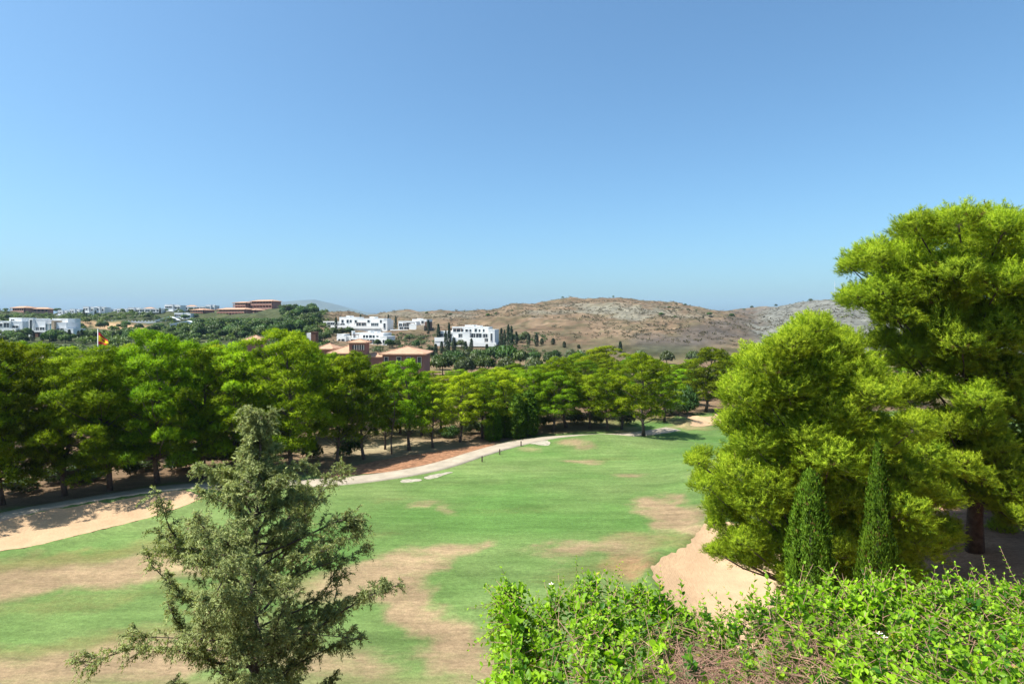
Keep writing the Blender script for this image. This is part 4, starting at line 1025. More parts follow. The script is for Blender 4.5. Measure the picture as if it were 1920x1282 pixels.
# ------------------------------------------------------------------ flag
def flag():
    Yd = 90.0; x = (183.5 - 960) / F * Yd; z0 = hz(x, Yd); zt = CZ - (617 - HZ) / F * Yd
    e = empty('flagpole', (x, Yd, z0)); H = zt - z0
    mb = MB(); mb.tube([(0, 0, -.3), (0, 0, H * .5), (0, 0, H)], [.09, .075, .05], 10); mb.tube([(0, 0, H), (0, 0, H + .08), (0, 0, H + .14)], [.06, .09, .03], 10)
    mb.build('pole', M['metal'], e, True)
    f = empty('flag', (x, Yd, z0)); n, m = 22, 16; V = []; T = []
    s = Yd / F
    for i in range(n + 1):
        u = i / n
        for j in range(m + 1):
            v = j / m                                        # 0 top edge, 1 bottom edge
            w = 1.85 * (1 - .08 * v); fall = v + (1 - v) * .80 * u ** 1.1
            V.append((.07 + w * u * (.88 + .12 * v), -.14 * math.sin(u * 7 + v * 2.2) * (u + .15) - .08 * math.sin(u * 13 - v * 5) * u, H - .42 - 2.0 * fall - .1 * u * v + .05 * math.sin(u * 8)))
    Fs, mi = [], []
    for i in range(n):
        for j in range(m):
            a = i * (m + 1) + j; Fs.append((a, a + m + 1, a + m + 2, a + 1)); mi.append(0 if j < m // 4 or j >= m - m // 4 else 1)
    obj('cloth', mesh_np('cloth', V, Fs, [M['fred'], M['fyel']], True, matidx=mi), f)
    # shield emblem on the yellow band, riding on the cloth
    mb = MB(); em = [(.36, .42), (.52, .42), (.52, .54), (.48, .62), (.44, .65), (.40, .62), (.36, .54)]
    def at(u, v):
        fu, fv = u * n, v * m; i, j = int(fu), int(fv); a = np.array(V[i * (m + 1) + j]); b = np.array(V[(i + 1) * (m + 1) + j]); c = np.array(V[i * (m + 1) + j + 1])
        return a + (b - a) * (fu - i) + (c - a) * (fv - j) + np.array((0, -.02, 0))
    mb.add([at(*q) for q in em] + [at(.44, .5)], [(k, (k + 1) % 7, 7) for k in range(7)])
    mb.add([at(.40, .36), at(.48, .36), at(.49, .40), at(.39, .40)], [(0, 1, 2, 3)])
    mb.build('emblem', M['fred'], f)
    tag(e, 'thin pale flagpole rising above the pine crowns', 'flagpole')
    tag(f, 'drooping red and yellow striped flag on the pole', 'flag')
flag()

# ------------------------------------------------------------------ buildings
class Bld:
    """a building described in photo pixels at the depth of its front, built in metres around its own base"""
    def __init__(self, name, label, px0, px1, pyb, Yd, rot=0.0, group=None, cat='house'):
        self.s = Yd / F; self.cx = (px0 + px1) / 2; self.Yd = Yd
        self.z0 = CZ - (pyb - HZ) * self.s
        x = (self.cx - 960) * self.s
        self.az = math.atan2(x, Yd)
        self.e = empty(name, (x, Yd, self.z0), math.radians(rot)); tag(self.e, label, cat, group); self.pyb = pyb
    def X(self, p): return (p - self.cx) * self.s
    def Z(self, p): return (self.pyb - p) * self.s
    def box(self, name, a, b, t, bt, d0=0.0, d1=9.0, m='white', parent=None):
        mb = MB(); mb.box(self.X(a), self.X(b), d0, d1, self.Z(bt), self.Z(t)); return mb.build(name, M[m], parent or self.e)
    def wall(self, a, b, t, bt, d0=0.0, d1=9.0, m='white', cap=True):
        w = self.box('wall', a, b, t, bt, d0, d1, m)
        if cap and m in ('white', 'grey'):            # low roof parapet
            mb = MB(); x0, x1, z = self.X(a), self.X(b), self.Z(t)
            for q in ((x0 - .06, x1 + .06, d0 - .06, d0 + .22), (x0 - .06, x1 + .06, d1 - .22, d1 + .06), (x0 - .06, x0 + .22, d0 + .22, d1 - .22), (x1 - .22, x1 + .06, d0 + .22, d1 - .22)):
                mb.box(q[0], q[1], q[2], q[3], z + .003, z + .45)
            mb.build('parapet', M[m], w)
        return w
    def win(self, a, b, t, bt, d0=0.0, m='glass', fr='white', sill=True):
        """pane set back in a projecting surround"""
        gw, gh = (b - a) * .13, (bt - t) * .14; a, b, t, bt = a - gw, b + gw, t - gh, bt + gh
        x0, x1, z0, z1 = self.X(a), self.X(b), self.Z(bt), self.Z(t); f = min(.14, (x1 - x0) * .12)
        mb = MB(); mb.box(x0, x1, d0 - .02, d0 + .05, z0, z1); w = mb.build('window', M[m], self.e)
        mb = MB()
        mb.box(x0 - f, x0, d0 - .22, d0 + .04, z0 - f, z1 + f); mb.box(x1, x1 + f, d0 - .22, d0 + .04, z0 - f, z1 + f)
        mb.box(x0, x1, d0 - .22, d0 + .04, z1, z1 + f); mb.box(x0, x1, d0 - .26, d0 + .04, z0 - f, z0)
        if x1 - x0 > 2.2: xm = (x0 + x1) / 2; mb.box(xm - .05, xm + .05, d0 - .06, d0 - .021, z0, z1)
        mb.build('frame', M[fr], w); return w
    def hip(self, a, b, t, bt, d0, d1, m='tile', over=.7, ridge=.45):
        x0, x1, y0, y1 = self.X(a) - over, self.X(b) + over, d0 - over, d1 + over; zb, zt = self.Z(bt), self.Z(t)
        w, dp = x1 - x0, y1 - y0; ym = (y0 + y1) / 2
        rx0, rx1 = (x0 + min(w, dp) * ridge, x1 - min(w, dp) * ridge) if w >= dp else ((x0 + x1) / 2 - .05, (x0 + x1) / 2 + .05)
        mb = MB(); mb.add([(x0, y0, zb), (x1, y0, zb), (x1, y1, zb), (x0, y1, zb), (rx0, ym, zt), (rx1, ym, zt), (x0, y0, zb - .28), (x1, y0, zb - .28), (x1, y1, zb - .28), (x0, y1, zb - .28)],
                          [(0, 1, 5, 4), (1, 2, 5), (2, 3, 4, 5), (3, 0, 4), (6, 7, 1, 0), (7, 8, 2, 1), (8, 9, 3, 2), (9, 6, 0, 3), (9, 8, 7, 6)])
        r = mb.build('roof', M[m], self.e)
        mb = MB(); mb.tube([(rx0, ym, zt + .04), (rx1, ym, zt + .04)], [.14, .14], 6)
        for (ex, ey, rx) in ((x0, y0, rx0), (x1, y0, rx1), (x1, y1, rx1), (x0, y1, rx0)): mb.tube([(ex, ey, zb + .04), (rx, ym, zt + .04)], [.12, .12], 5)
        mb.build('ridge_tiles', M[m], r); return r
    def chimney(self, a, b, t, bt, d0, m='white'):
        w = self.box('chimney', a, b, t, bt, d0, d0 + (b - a) * self.s, m)
        mb = MB(); mb.box(self.X(a) - .12, self.X(b) + .12, d0 - .12, d0 + (b - a) * self.s + .12, self.Z(t) + .002, self.Z(t) + .16); mb.build('cap', M[m], w); return w
    def rail(self, a, b, t, bt, d, m='white', th=.2):
        return self.box('terrace_wall', a, b, t, bt, d - th, d, m)
    def pergola(self, a, b, t, bt, d0, d1, m='brown'):
        mb = MB(); x0, x1, z0, z1 = self.X(a), self.X(b), self.Z(bt), self.Z(t); n = max(2, int((x1 - x0) / 2.2))
        for k in range(n + 1):
            xx = x0 + (x1 - x0) * k / n; mb.box(xx - .1, xx + .1, d0, d0 + .2, z0, z1 - .15)
        mb.box(x0 - .2, x1 + .2, d0 - .1, d0 + .25, z1 - .15, z1)
        for k in range(n * 3): xx = x0 + (x1 - x0) * (k + .5) / (n * 3); mb.box(xx - .05, xx + .05, d0 - .4, d1, z1 + .002, z1 + .14)
        return mb.build('pergola', M[m], self.e)

def town():
    G = 'white villas on the slope'
    # --- upper left villa
    b = Bld('villa', 'long white villa highest on the slope, left of the tall white block', 595, 735, 630, 385, -16, G)
    b.wall(595, 625, 603.5, 630, 0, 9); b.wall(627, 662, 595.5, 630, 3, 14); b.wall(640, 648, 593, 598, 4, 9)
    b.wall(657, 722, 598, 630, 1.5, 13); b.wall(690, 700, 595, 599, 4, 9); b.wall(724, 735, 601, 630, -1.5, 7); b.rail(660, 722, 611, 616, -2.5); b.rail(597, 660, 609.5, 614, -2.2)
    b.box('terrace_slab', 597, 722, 614, 630, -2.2, 1.4)
    for q in ((599, 604, 605, 609), (607, 613, 605, 609), (615, 621, 605, 609)): b.win(*q)
    for q in ((632, 636, 600, 605), (643, 647, 600, 605), (630, 638, 607, 611), (650, 656, 600, 604)): b.win(*q, d0=3)
    for q in ((667, 675, 606, 611), (679, 686, 606, 611), (690, 694, 600.5, 604), (698, 704, 606, 611), (706, 712, 606, 611), (716, 720, 600.5, 605), (663, 667, 600.5, 604)): b.win(*q, d0=1.5)
    b.win(728, 731, 607, 614, d0=-1.5); b.pergola(668, 690, 605, 611, -1.8, 1.2)
    # --- upper right villa
    b = Bld('villa', 'white villa with beige stone side and brown tower, right end of the upper row', 735, 806, 632, 375, -14, G)
    b.wall(745, 781, 603, 632, 0, 12); b.wall(767, 796, 599.5, 632, 5, 15); b.wall(776, 783, 598, 601, 6, 10); b.wall(784, 799, 610, 632, -2, 8, 'stone'); b.wall(797, 805, 603, 632, 1, 7, 'brown'); b.wall(769, 784, 609, 632, -1.8, 5)
    b.rail(733, 769, 617.5, 632, -3, 'white', .4)
    for q in ((747, 752, 607, 612), (755, 760, 607, 612), (762, 768, 606, 612), (748, 754, 613, 617), (758, 766, 613, 617)): b.win(*q)
    for q in ((786, 790, 602, 606), (770, 775, 603, 607)): b.win(*q, d0=5)
    b.pergola(757, 779, 605, 612, -1.6, 0)
    # --- lower villa
    b = Bld('villa', 'white two-storey villa directly above the rose clubhouse tower', 610, 736, 655, 300, -16, G)
    b.wall(652, 720, 635, 655, 0, 11); b.wall(655, 718, 625.5, 640, 3, 12); b.wall(684, 690, 621.5, 627, 4, 8); b.wall(696, 701, 623, 627, 5, 9); b.wall(653, 656, 622, 636, 2, 4); b.wall(629, 649, 632.5, 655, -1.5, 8); b.wall(721, 735, 631.5, 655, -2, 7)
    b.rail(617, 650, 644, 655, -3.2); b.rail(652, 720, 643.5, 655, -2.6); b.wall(612, 627, 628.5, 633, 6, 12)
    for q in ((676, 680, 629, 634), (682, 686, 629, 634), (689, 694, 629, 635), (696, 700, 629, 634), (704, 708, 629.5, 632)): b.win(*q, d0=3)
    for q in ((657, 665, 637, 643), (668, 674, 637, 643), (690, 694, 637, 643), (697, 705, 637, 643), (709, 718, 637.5, 643)): b.win(*q)
    for q in ((633, 637, 636, 640), (640, 645, 636, 641)): b.win(*q, d0=-1.5)
    b.win(727, 730, 637, 642, d0=-2); b.pergola(655, 670, 627.5, 634, .6, 2.8)
    # --- big villa right of centre
    b = Bld('villa', 'big white villa with square tower beside the cluster of cypresses', 814, 938, 660, 290, -12, G)
    b.wall(819, 838, 622.5, 660, 0, 10); b.wall(838, 920, 624, 660, .8, 13); b.wall(842, 913, 614.5, 626, 3.6, 13); b.wall(866, 884, 611, 616, 5, 11); b.wall(888, 896, 612, 616, 5, 10); b.wall(919, 931, 619, 660, -2.2, 7); b.wall(868, 882, 624, 660, -1.2, 5)
    b.rail(815, 868, 632.5, 640, -2.6); b.box('terrace_slab', 815, 868, 640, 660, -2.6, .7); b.rail(880, 912, 632.5, 641, -2.4); b.rail(870, 937, 641, 648, -5, 'white', 1.0)
    b.wall(870, 924, 648, 660, -4.8, -.5, 'stone'); b.wall(925, 937, 645.5, 660, -4.9, -.5, 'brown')
    for q in ((845, 850, 617.5, 622), (852, 858, 617.5, 622), (860, 864, 617.5, 622), (869, 873, 618, 622), (877, 880, 618, 622), (887, 891, 617, 622), (895, 898, 618, 622), (903, 906, 617.5, 622)): b.win(*q, d0=3.6)
    for q in ((840, 845, 626.5, 632), (859, 867, 626.5, 632), (884, 891, 626, 632), (893, 902, 626, 632), (907, 914, 626.5, 632), (908, 915, 635, 640)): b.win(*q, d0=.8)
    for q in ((821, 828, 626, 631), (830, 835, 626, 631)): b.win(*q)
    b.win(923.5, 926, 626, 637, d0=-2.2); b.pergola(842, 864, 616, 623, .9, 3.4)
    # --- ruined white balustrade further right
    b = Bld('balustrade_wall', 'white garden wall with posts among the thin cypresses at the hill foot', 1008, 1058, 668, 285, 0, None, 'wall')
    b.box('pier', 1008, 1016, 650, 668, 0, 2.2); b.box('wall', 1016.2, 1056, 657.5, 668, .2, .8)
    for k in range(9): b.box('post', 1018 + k * 4.2, 1019.6 + k * 4.2, 652, 657.4, .3, .75)
    b.box('rail', 1016.5, 1055, 654, 655.2, .42, .62)

    # --- modern houses at the far left
    G2 = 'white houses on the left hill'
    b = Bld('house', 'white cubic house cut by the left picture edge', -20, 42, 640, 335, -4, G2)
    b.wall(-20, 20, 603, 640, 0, 12, 'white'); b.wall(5, 30, 597, 640, 4, 14, 'white'); b.wall(18, 41, 604, 640, 1, 10, 'grey'); b.rail(8, 40, 615, 640, -2.5)
    for q in ((-8, 3, 607, 612), (8, 17, 606, 613)): b.win(*q)
    b.win(22, 32, 611, 614.5, d0=1); b.win(9, 15, 599, 601, d0=4)
    b = Bld('house', 'large white modern house with glazed front and brown pillar', 54, 145, 645, 325, -4, G2)
    b.wall(54, 63, 598.5, 645, -1, 10); b.wall(63, 84, 600.5, 645, 0, 11, 'grey'); b.wall(83, 114, 598.5, 645, 5, 14); b.wall(82, 99, 607, 645, .4, 5, 'white'); b.box('pillar', 99.3, 105, 601, 645, -1, 4, 'stone'); b.wall(105.2, 125, 606, 645, .2, 10, 'grey')
    b.box('balcony_slab', 60, 106, 619.6, 622.4, -3.4, -1.05); b.wall(80, 129, 624.5, 645, -2.2, .1, 'white'); b.wall(73, 79.8, 621, 645, -3.2, -1.1, 'brown'); b.wall(125.2, 144, 617.5, 645, -1.5, 7)
    for q in ((84, 90, 608, 619), (91.5, 97.5, 608, 619)): b.win(*q, d0=.4, m='bglass')
    for q in ((66, 72, 614, 618.5), (73.5, 82, 614, 618.5), (57, 61, 602, 618)): b.win(*q, d0=-1 if q[0] < 60 else 0)
    for q in ((107, 112, 615.5, 619), (114, 120, 615.5, 619), (122, 124.4, 615.5, 619)): b.win(*q, d0=.2)
    for q in ((86, 96, 627, 631), (104, 112, 627, 631), (116, 126, 627, 631)): b.win(*q, d0=-2.2)
    b.win(133, 138, 624, 630, d0=-1.5)
    # --- white houses along the ridge
    for (a, c, t, bt, Yd, lab) in ((155, 174, 575.5, 592, 560, 'pale cubic ridge house, left one of a pair'), (177, 194, 575.5, 592, 565, 'pale cubic ridge house, right one of a pair'), (239, 261, 577, 594, 555, 'white terraced ridge house with two balconies'),
                                   (308, 337, 571.5, 592, 560, 'tall pale cubic house standing out on the ridge'), (326, 356, 587, 604, 520, 'small white house below the tall pale cube'), (200, 214, 580, 594, 575, 'tiny white ridge house, left one of two low ones right of the pale pair'), (219, 236, 579, 594, 570, 'tiny white ridge house, right one of two low ones right of the pale pair'),
                                   (108, 123, 582, 596, 590, 'tiny white ridge house, left one of two beside the distant red blocks'), (130, 147, 580, 595, 585, 'tiny white ridge house, right one of two beside the distant red blocks'), (386, 401, 572, 590, 590, 'small white house between the lower red wing and the summit block')):
        b = Bld('house', lab, a, c, bt, Yd, -4, G2); m = (a + c) / 2; h = (bt - t) * .45
        b.wall(a, m + 2, t, bt + 8, 0, 9, 'grey'); b.wall(m + 2.2, c, t + 1.5, bt + 8, 1.5, 10, 'white'); b.box('terrace_slab', a, c, t + h + 2.4, t + h + 3.4, -2.2, -.02)
        for k in range(2):
            w = (m - a - 3) / 2; b.win(a + 1.5 + k * (w + 1.2), a + 1 + k * (w + 1.2) + w, t + 3, t + 5.5); b.win(a + 1.5 + k * (w + 1.2), a + 1 + k * (w + 1.2) + w, t + h + 4, t + h + 7)
        b.win(m + 4, c - 2, t + 4, t + 7, d0=1.5)
    for (a, c, t, bt, Yd, lab) in ((263, 301, 576, 596, 550, 'white ridge house with a terracotta roof, left one'), (343, 384, 572, 590, 575, 'white ridge house with a terracotta roof behind the red blocks')):
        b = Bld('house', lab, a, c, bt, Yd, 10, G2); b.wall(a, c, t + 3, bt + 8, 0, 10); b.hip(a + 4, a + 24, t, t + 3, 1, 9); b.box('terrace_slab', a - 1, c + 1, t + 9, t + 10, -2.4, -.02)
        for k in range(4): w = (c - a) / 4; b.win(a + k * w + 1.6, a + (k + 1) * w - 1.6, t + 5, t + 8); b.win(a + k * w + 1.6, a + (k + 1) * w - 1.6, t + 11.5, t + 14.5)
    # gabled white villas lower on the hill
    def gable(lab, a, c, t, ev, bt, Yd, rot, rows):
        b = Bld('villa', lab, a, c, bt, Yd, rot, G2); b.wall(a, c, ev, bt + 6, 0, 11, 'white', False)
        x0, x1 = b.X(a) - .5, b.X(c) + .5; ze, zt = b.Z(ev), b.Z(t); xm = x0 + (x1 - x0) * .62
        mb = MB(); mb.add([(x0, -.6, ze), (x0, 11.6, ze), (xm, 11.6, zt), (xm, -.6, zt), (x1, -.6, ze), (x1, 11.6, ze), (x0, -.6, ze + .35), (x0, 11.6, ze + .35), (xm, 11.6, zt + .35), (xm, -.6, zt + .35), (x1, -.6, ze + .35), (x1, 11.6, ze + .35)],
                          [(6, 9, 8, 7), (9, 10, 11, 8), (0, 3, 9, 6), (3, 4, 10, 9), (7, 8, 2, 1), (8, 11, 5, 2), (0, 6, 7, 1), (4, 5, 11, 10), (0, 1, 2, 3), (3, 2, 5, 4), (0, 4, 3), (1, 2, 5)]); mb.build('roof', M['grey'], b.e)
        for j in range(rows):
            n = 4
            for k in range(n): w = (c - a) / n; y = ev + 2 + j * (bt - ev - 1) / rows; b.win(a + k * w + 2, a + (k + 1) * w - 2.4, y, y + 3.4)
            b.box('balcony_slab', a - .5, c + .5, ev + 6 + j * (bt - ev - 1) / rows, ev + 6.9 + j * (bt - ev - 1) / rows, -2, -.02)
    gable('white villa with a broad sloping roof below the ridge houses', 294, 330, 594, 601, 612, 470, 18, 1)
    gable('white three-storey villa with pitched roof in the wooded slope', 322, 366, 602, 608, 626, 420, 18, 2)
    # red apartment blocks
    def block(name_lab, a, c, t, ev, bt, Yd, cols, rows, rot=-18):
        b = Bld('apartment_block', name_lab, a, c, bt, Yd, rot, 'red apartment blocks', 'building'); b.box('wall', a, c, ev, bt + 8, 2.2, 14, 'redwall'); b.hip(a - 1, c + 1, t, ev, 0, 14, 'tile', .6, .3)
        w = (c - a) / cols; hrow = (bt - ev) / rows
        for j in range(rows):
            y0 = ev + j * hrow
            b.box('balcony_slab', a, c, y0 + hrow - .6, y0 + hrow, 0, 2.18, 'redwall')
            b.box('balcony_wall', a, c, y0 + hrow * .62, y0 + hrow - .62, 0, .2, 'pinkwall')
            for k in range(cols): b.win(a + k * w + w * .3, a + (k + 1) * w - w * .3, y0 + hrow * .3, y0 + hrow * .75, 2.2, 'dark', 'pinkwall')
        for k in range(cols + 1): x = min(max(a + k * w, a + .4), c - .4); b.box('column', x - .38, x + .38, ev, bt, -.1, .35, 'pinkwall')
    block('red apartment block with tiled roof, lower left wing below the top block', 354, 383, 578.5, 581, 597, 545, 5, 3)
    block('long red apartment block with tiled roof on the wooded slope', 400, 464, 577, 580, 599, 535, 9, 3)
    block('narrow red apartment wing joining the long block at its right', 464.5, 478, 578, 581, 599, 538, 2, 3, -20)
    block('red apartment block on the summit, left half', 434, 463, 565.5, 567.5, 580, 600, 5, 2)
    block('red apartment block on the summit, taller right half', 464, 514, 562, 564.5, 580, 598, 7, 2)
    block('distant red apartment block at the far left of the ridge', 14, 50, 574, 577, 594, 640, 6, 2)
    block('distant red apartment block right beside the far left one', 50, 86, 576, 579, 594, 645, 6, 2, 18)
    # long white balustrade wall above the bare slope
    b = Bld('garden_wall', 'long white wall with posts above the bare sandy slope', 186, 290, 606, 470, 6, None, 'wall'); b.box('wall', 186, 290, 602.6, 607.5, 0, .5, 'grey')
    for k in range(18): b.box('post', 187 + k * 5.9, 188.6 + k * 5.9, 600.8, 602.55, 0, .5, 'grey')

    # --- rose clubhouse among the pines
    b = Bld('clubhouse', 'rose-walled clubhouse with terracotta hip roofs and a square arcaded tower', 588, 798, 716, 150, 0, None, 'building')
    b.box('wall', 717, 795, 664, 716, 0, 11, 'rosewall'); b.box('cornice', 716, 796, 663, 665.4, -.25, 11.25, 'cream'); b.hip(716, 796, 651.5, 662.9, 0, 11, 'tile', .7, .5)
    for q in ((745, 751, 671, 684), (784, 789, 671, 684), (722, 727, 671, 684), (764, 769, 671, 684)): b.win(*q, d0=0, fr='cream')
    b.box('wall', 616, 662, 664, 716, 1.5, 12, 'rosewall'); b.box('cornice', 615, 663, 662.4, 664.6, 1.3, 12.2, 'cream'); b.hip(616, 662, 650, 662.3, 1.5, 12, 'tile', .7, .5)
    for q in ((624, 629, 671, 684), (640, 645, 671, 684)): b.win(*q, d0=1.5, fr='cream')
    b.box('wall', 663, 716, 670, 716, 3, 12, 'rosewall'); b.hip(664, 715, 664, 669.9, 3, 12, 'tile', .2, .5)
    t = b.box('tower', 650.5, 681, 643.5, 716, 2.0, 6.4, 'rosewall'); b.box('cornice', 649.5, 682, 642.2, 644.6, 1.8, 6.6, 'cream'); b.hip(650.5, 681, 637, 642.1, 2, 6.4, 'tile', .55, .5)
    for k in range(5):                                         # arched openings of the tower
        xa, xb, z0, z1 = b.X(656.5 + k * 4.4), b.X(659.6 + k * 4.4), b.Z(655.5), b.Z(649.5); xm = (xa + xb) / 2; r = (xb - xa) / 2
        ring = [(xa, z0), (xb, z0)] + [(xm + r * math.cos(q * math.pi / 6), z1 + r * math.sin(q * math.pi / 6)) for q in range(7)]
        mb = MB(); n = len(ring); mb.add([(p, 1.94, q) for p, q in ring] + [(p, 2.02, q) for p, q in ring], [tuple(range(n))] + [(i, (i + 1) % n, n + (i + 1) % n, n + i) for i in range(n)])
        w = mb.build('arched_window', M['glass'], t); mb = MB(); mb.box(xb + .05, xb + .3, 1.86, 2.0, z0 - .2, z1 + .4); mb.build('pilaster', M['cream'], w)
    b.box('wall', 588, 612, 655, 716, 4, 12, 'rosewall'); b.hip(588, 612, 646, 654.9, 4, 12)
    b = Bld('chimney_tower', 'brown chimney tower with a white flank beside the clubhouse roofs', 574, 592, 700, 165, 0, None, 'tower')
    b.box('wall', 574, 582.8, 624.5, 700, .5, 3.5, 'white'); b.box('shaft', 583, 591.5, 623, 700, 0, 2.6, 'brown'); mb = MB(); mb.box(b.X(582.6), b.X(591.9), -.1, 2.7, b.Z(623) + .002, b.Z(622)); mb.build('cap', M['brown'], b.e)
    b = Bld('pavilion', 'small pavilion with pale terracotta pyramid roof peeping over the pines', 458, 488, 690, 150, 0, None, 'building')
    b.box('wall', 459, 487, 638, 690, 0, 4.2, 'rosewall'); b.hip(458, 488, 629.5, 637.9, -.2, 4.4, 'tile', .5, .5)
town()

# mast on the grey hill
x = (1565 - 960) / F * 885; mb = MB(); z = hz(x, 885)
H = CZ - (528 - HZ) / F * 885 - z
for a in range(3): mb.tube([(math.cos(a * 2.094) * .5, math.sin(a * 2.094) * .5, -1), (math.cos(a * 2.094) * .12, math.sin(a * 2.094) * .12, H)], [.13, .08], 4)
for k in range(12): mb.tube([(.5 - .03 * k, 0, k * H / 12), (-.25 + .015 * k, .43 - .026 * k, k * H / 12), (-.25 + .015 * k, -.43 + .026 * k, k * H / 12), (.5 - .03 * k, 0, k * H / 12)], [.05] * 4, 3)
e = empty('radio_mast', (x, 885, z)); mb.build('lattice', M['grey'], e)
mb = MB(); mb.tube([(0, 0, H), (0, 0, H + 1.6)], [.08, .05], 5); mb.tube([(.5, 0, H * .8), (.5, 0, H * .9)], [.35, .35], 8); mb.build('antenna', M['grey'], e)
tag(e, 'thin lattice radio mast on top of the grey hill', 'mast')

# ------------------------------------------------------------------ trees of the town hill and the slope
FC = [column_mesh(500 + i, 10, 1.0, 420, .7, .28, M['fcypress'], 5, 1.2, 0, 3) for i in range(3)]
FCS = stem_mesh(6, .18, M['dbark'], 8)
cyp = [(822, 608, 628, 292), (842, 606, 625, 288), (836, 620, 660, 270), (816, 648, 665, 262), (810, 651, 690, 250), (817, 645, 682, 255), (828, 640, 665, 262), (840, 640, 664, 262), (851, 633, 664, 258), (805, 650, 668, 260), (842, 660, 682, 245),
       (873, 640, 661, 268), (884, 635, 661, 268), (913, 645, 660, 262), (906, 656, 674, 250), (940, 616, 656, 280), (946, 619, 662, 275), (953, 609, 664, 272), (959, 612, 667, 268), (968, 622, 650, 285), (991, 625, 656, 285), (1006, 626, 663, 280), (1016, 634, 655, 285), (1037, 634, 655, 285), (1058, 640, 662, 275),
       (1085, 646, 660, 272), (1163, 640, 663, 262), (630, 594, 618, 370), (676, 590, 604, 400), (728, 590, 602, 402), (742, 593, 606, 400), (803, 600, 618, 360), (792, 640, 662, 300), (157, 580, 592, 540), (179, 582, 594, 545), (300, 577, 594, 540), (61, 620, 640, 300), (79, 625, 645, 300), (97, 622, 638, 300), (103, 621, 637, 300), (115, 623, 642, 300), (130, 618, 642, 300), (147, 620, 640, 305), (153, 618, 640, 305), (177, 622, 640, 305), (248, 618, 635, 320), (431, 608, 632, 380), (436, 606, 632, 380), (470, 612, 632, 380), (456, 616, 632, 375), (212, 622, 640, 310)]
cyp.sort()
for i, (px, t, bt, Yd) in enumerate(cyp):
    x = (px - 960) / F * Yd; z0 = hz(x, Yd); H = CZ - (t - HZ) / F * Yd - z0; s = max(.7, .062 * H) * rr.uniform(.9, 1.2)
    put_pair('cypress_tree', (FCS, FC[i % 3]), (x, Yd, z0), rr.uniform(0, 6), (s, s, H / 10), 'thin dark cypress on the far slopes, %s from the left' % ordw(i), 'cypress', 'thin cypresses on the far slopes')

FB = [bush_mesh(520 + i, 700, .15, .085, M['broad'], .85, 8, 3) for i in range(3)]
OB = [bush_mesh(530 + i, 600, .15, .08, M['olive'], .85, 8, 3) for i in range(2)]
FT = MB(); FT.tube([(0, 0, -.3), (0, 0, .5)], [.05, .03], 5); FT = FT.mesh('trunk', M['dbark'])
def far_tree(px, Yd, w, h, olive, label, group):
    x = (px - 960) / F * Yd; z = hz(x, Yd)
    me = (OB if olive else FB)[rr.randrange(2 if olive else 3)]
    e = empty('tree', (x, Yd, z), rr.uniform(0, 6.28), (w, w, h)); obj('trunk', FT, e); o = obj('crown', me, e); o.location = (0, 0, .12)
    return tag(e, label, 'tree', group)
rr = random.Random(11)
for i in range(230):                                            # the wooded slope below the red blocks
    Yd = rr.uniform(300, 575); px = rr.uniform(370, 600) - (Yd - 300) * .05
    if Yd > 500 and px < 525 and px > 350: continue
    s = rr.uniform(3.4, 6.0); lim = (CZ - (597 - HZ) / F * Yd - hz((px - 960) / F * Yd, Yd)) if px < 530 else 99
    if lim < 2.2: continue
    far_tree(px, Yd, s, min(lim * .95, s * rr.uniform(1.0, 1.35)), False, 'rounded green tree in the wooded slope below the red apartment blocks', 'trees of the wooded slope')
for i in range(90):                                             # around the white houses on the left hill
    Yd = rr.choice((rr.uniform(285, 320), rr.uniform(345, 460), rr.uniform(480, 610))); px = rr.uniform(-30, 370)
    py = HZ + F * (CZ - hz((px - 960) / F * Yd, Yd)) / Yd
    if 600 < py < 616 and 130 < px < 300 and rr.random() < .75: continue
    s = rr.uniform(2.6, 4.6); far_tree(px, Yd, s, s * rr.uniform(1.0, 1.3), False, 'dark green tree scattered among the white houses on the left hill', 'trees of the left hill')
for i, (px, Yd, s) in enumerate(sorted([(595, 285, 4.5), (608, 290, 4.2), (640, 335, 4), (655, 340, 4.4), (625, 330, 4), (744, 282, 3.2), (730, 280, 3.6), (768, 310, 3.6), (708, 284, 3), (790, 315, 2.6), (865, 282, 3.4), (852, 282, 3), (845, 300, 3), (780, 280, 3.4), (960, 300, 3.4), (985, 310, 3.5), (975, 295, 3.6), (905, 316, 5), (920, 318, 4.6), (862, 318, 4.2),
               (845, 225, 4.5), (875, 222, 5), (900, 218, 5), (930, 222, 6), (950, 218, 6.5), (975, 215, 5), (890, 205, 5), (860, 205, 5), (825, 200, 4.5), (1000, 225, 4), (1040, 235, 4), (1070, 225, 5), (1030, 215, 4.5), (830, 180, 5), (870, 178, 5), (910, 180, 5), (950, 178, 5), (1000, 180, 5), (1045, 185, 5), (790, 182, 4), (1090, 200, 5.5), (1120, 215, 5), (1200, 220, 5), (1250, 225, 4.5), (1300, 230, 4.5), (1340, 220, 5), (1400, 225, 5)])):
    far_tree(px, Yd, s * .95, s * 1.15, rr.random() < .45, 'rounded shrub-like tree between villas and pine wood, %s from the left' % ordw(i), 'trees around the villas')
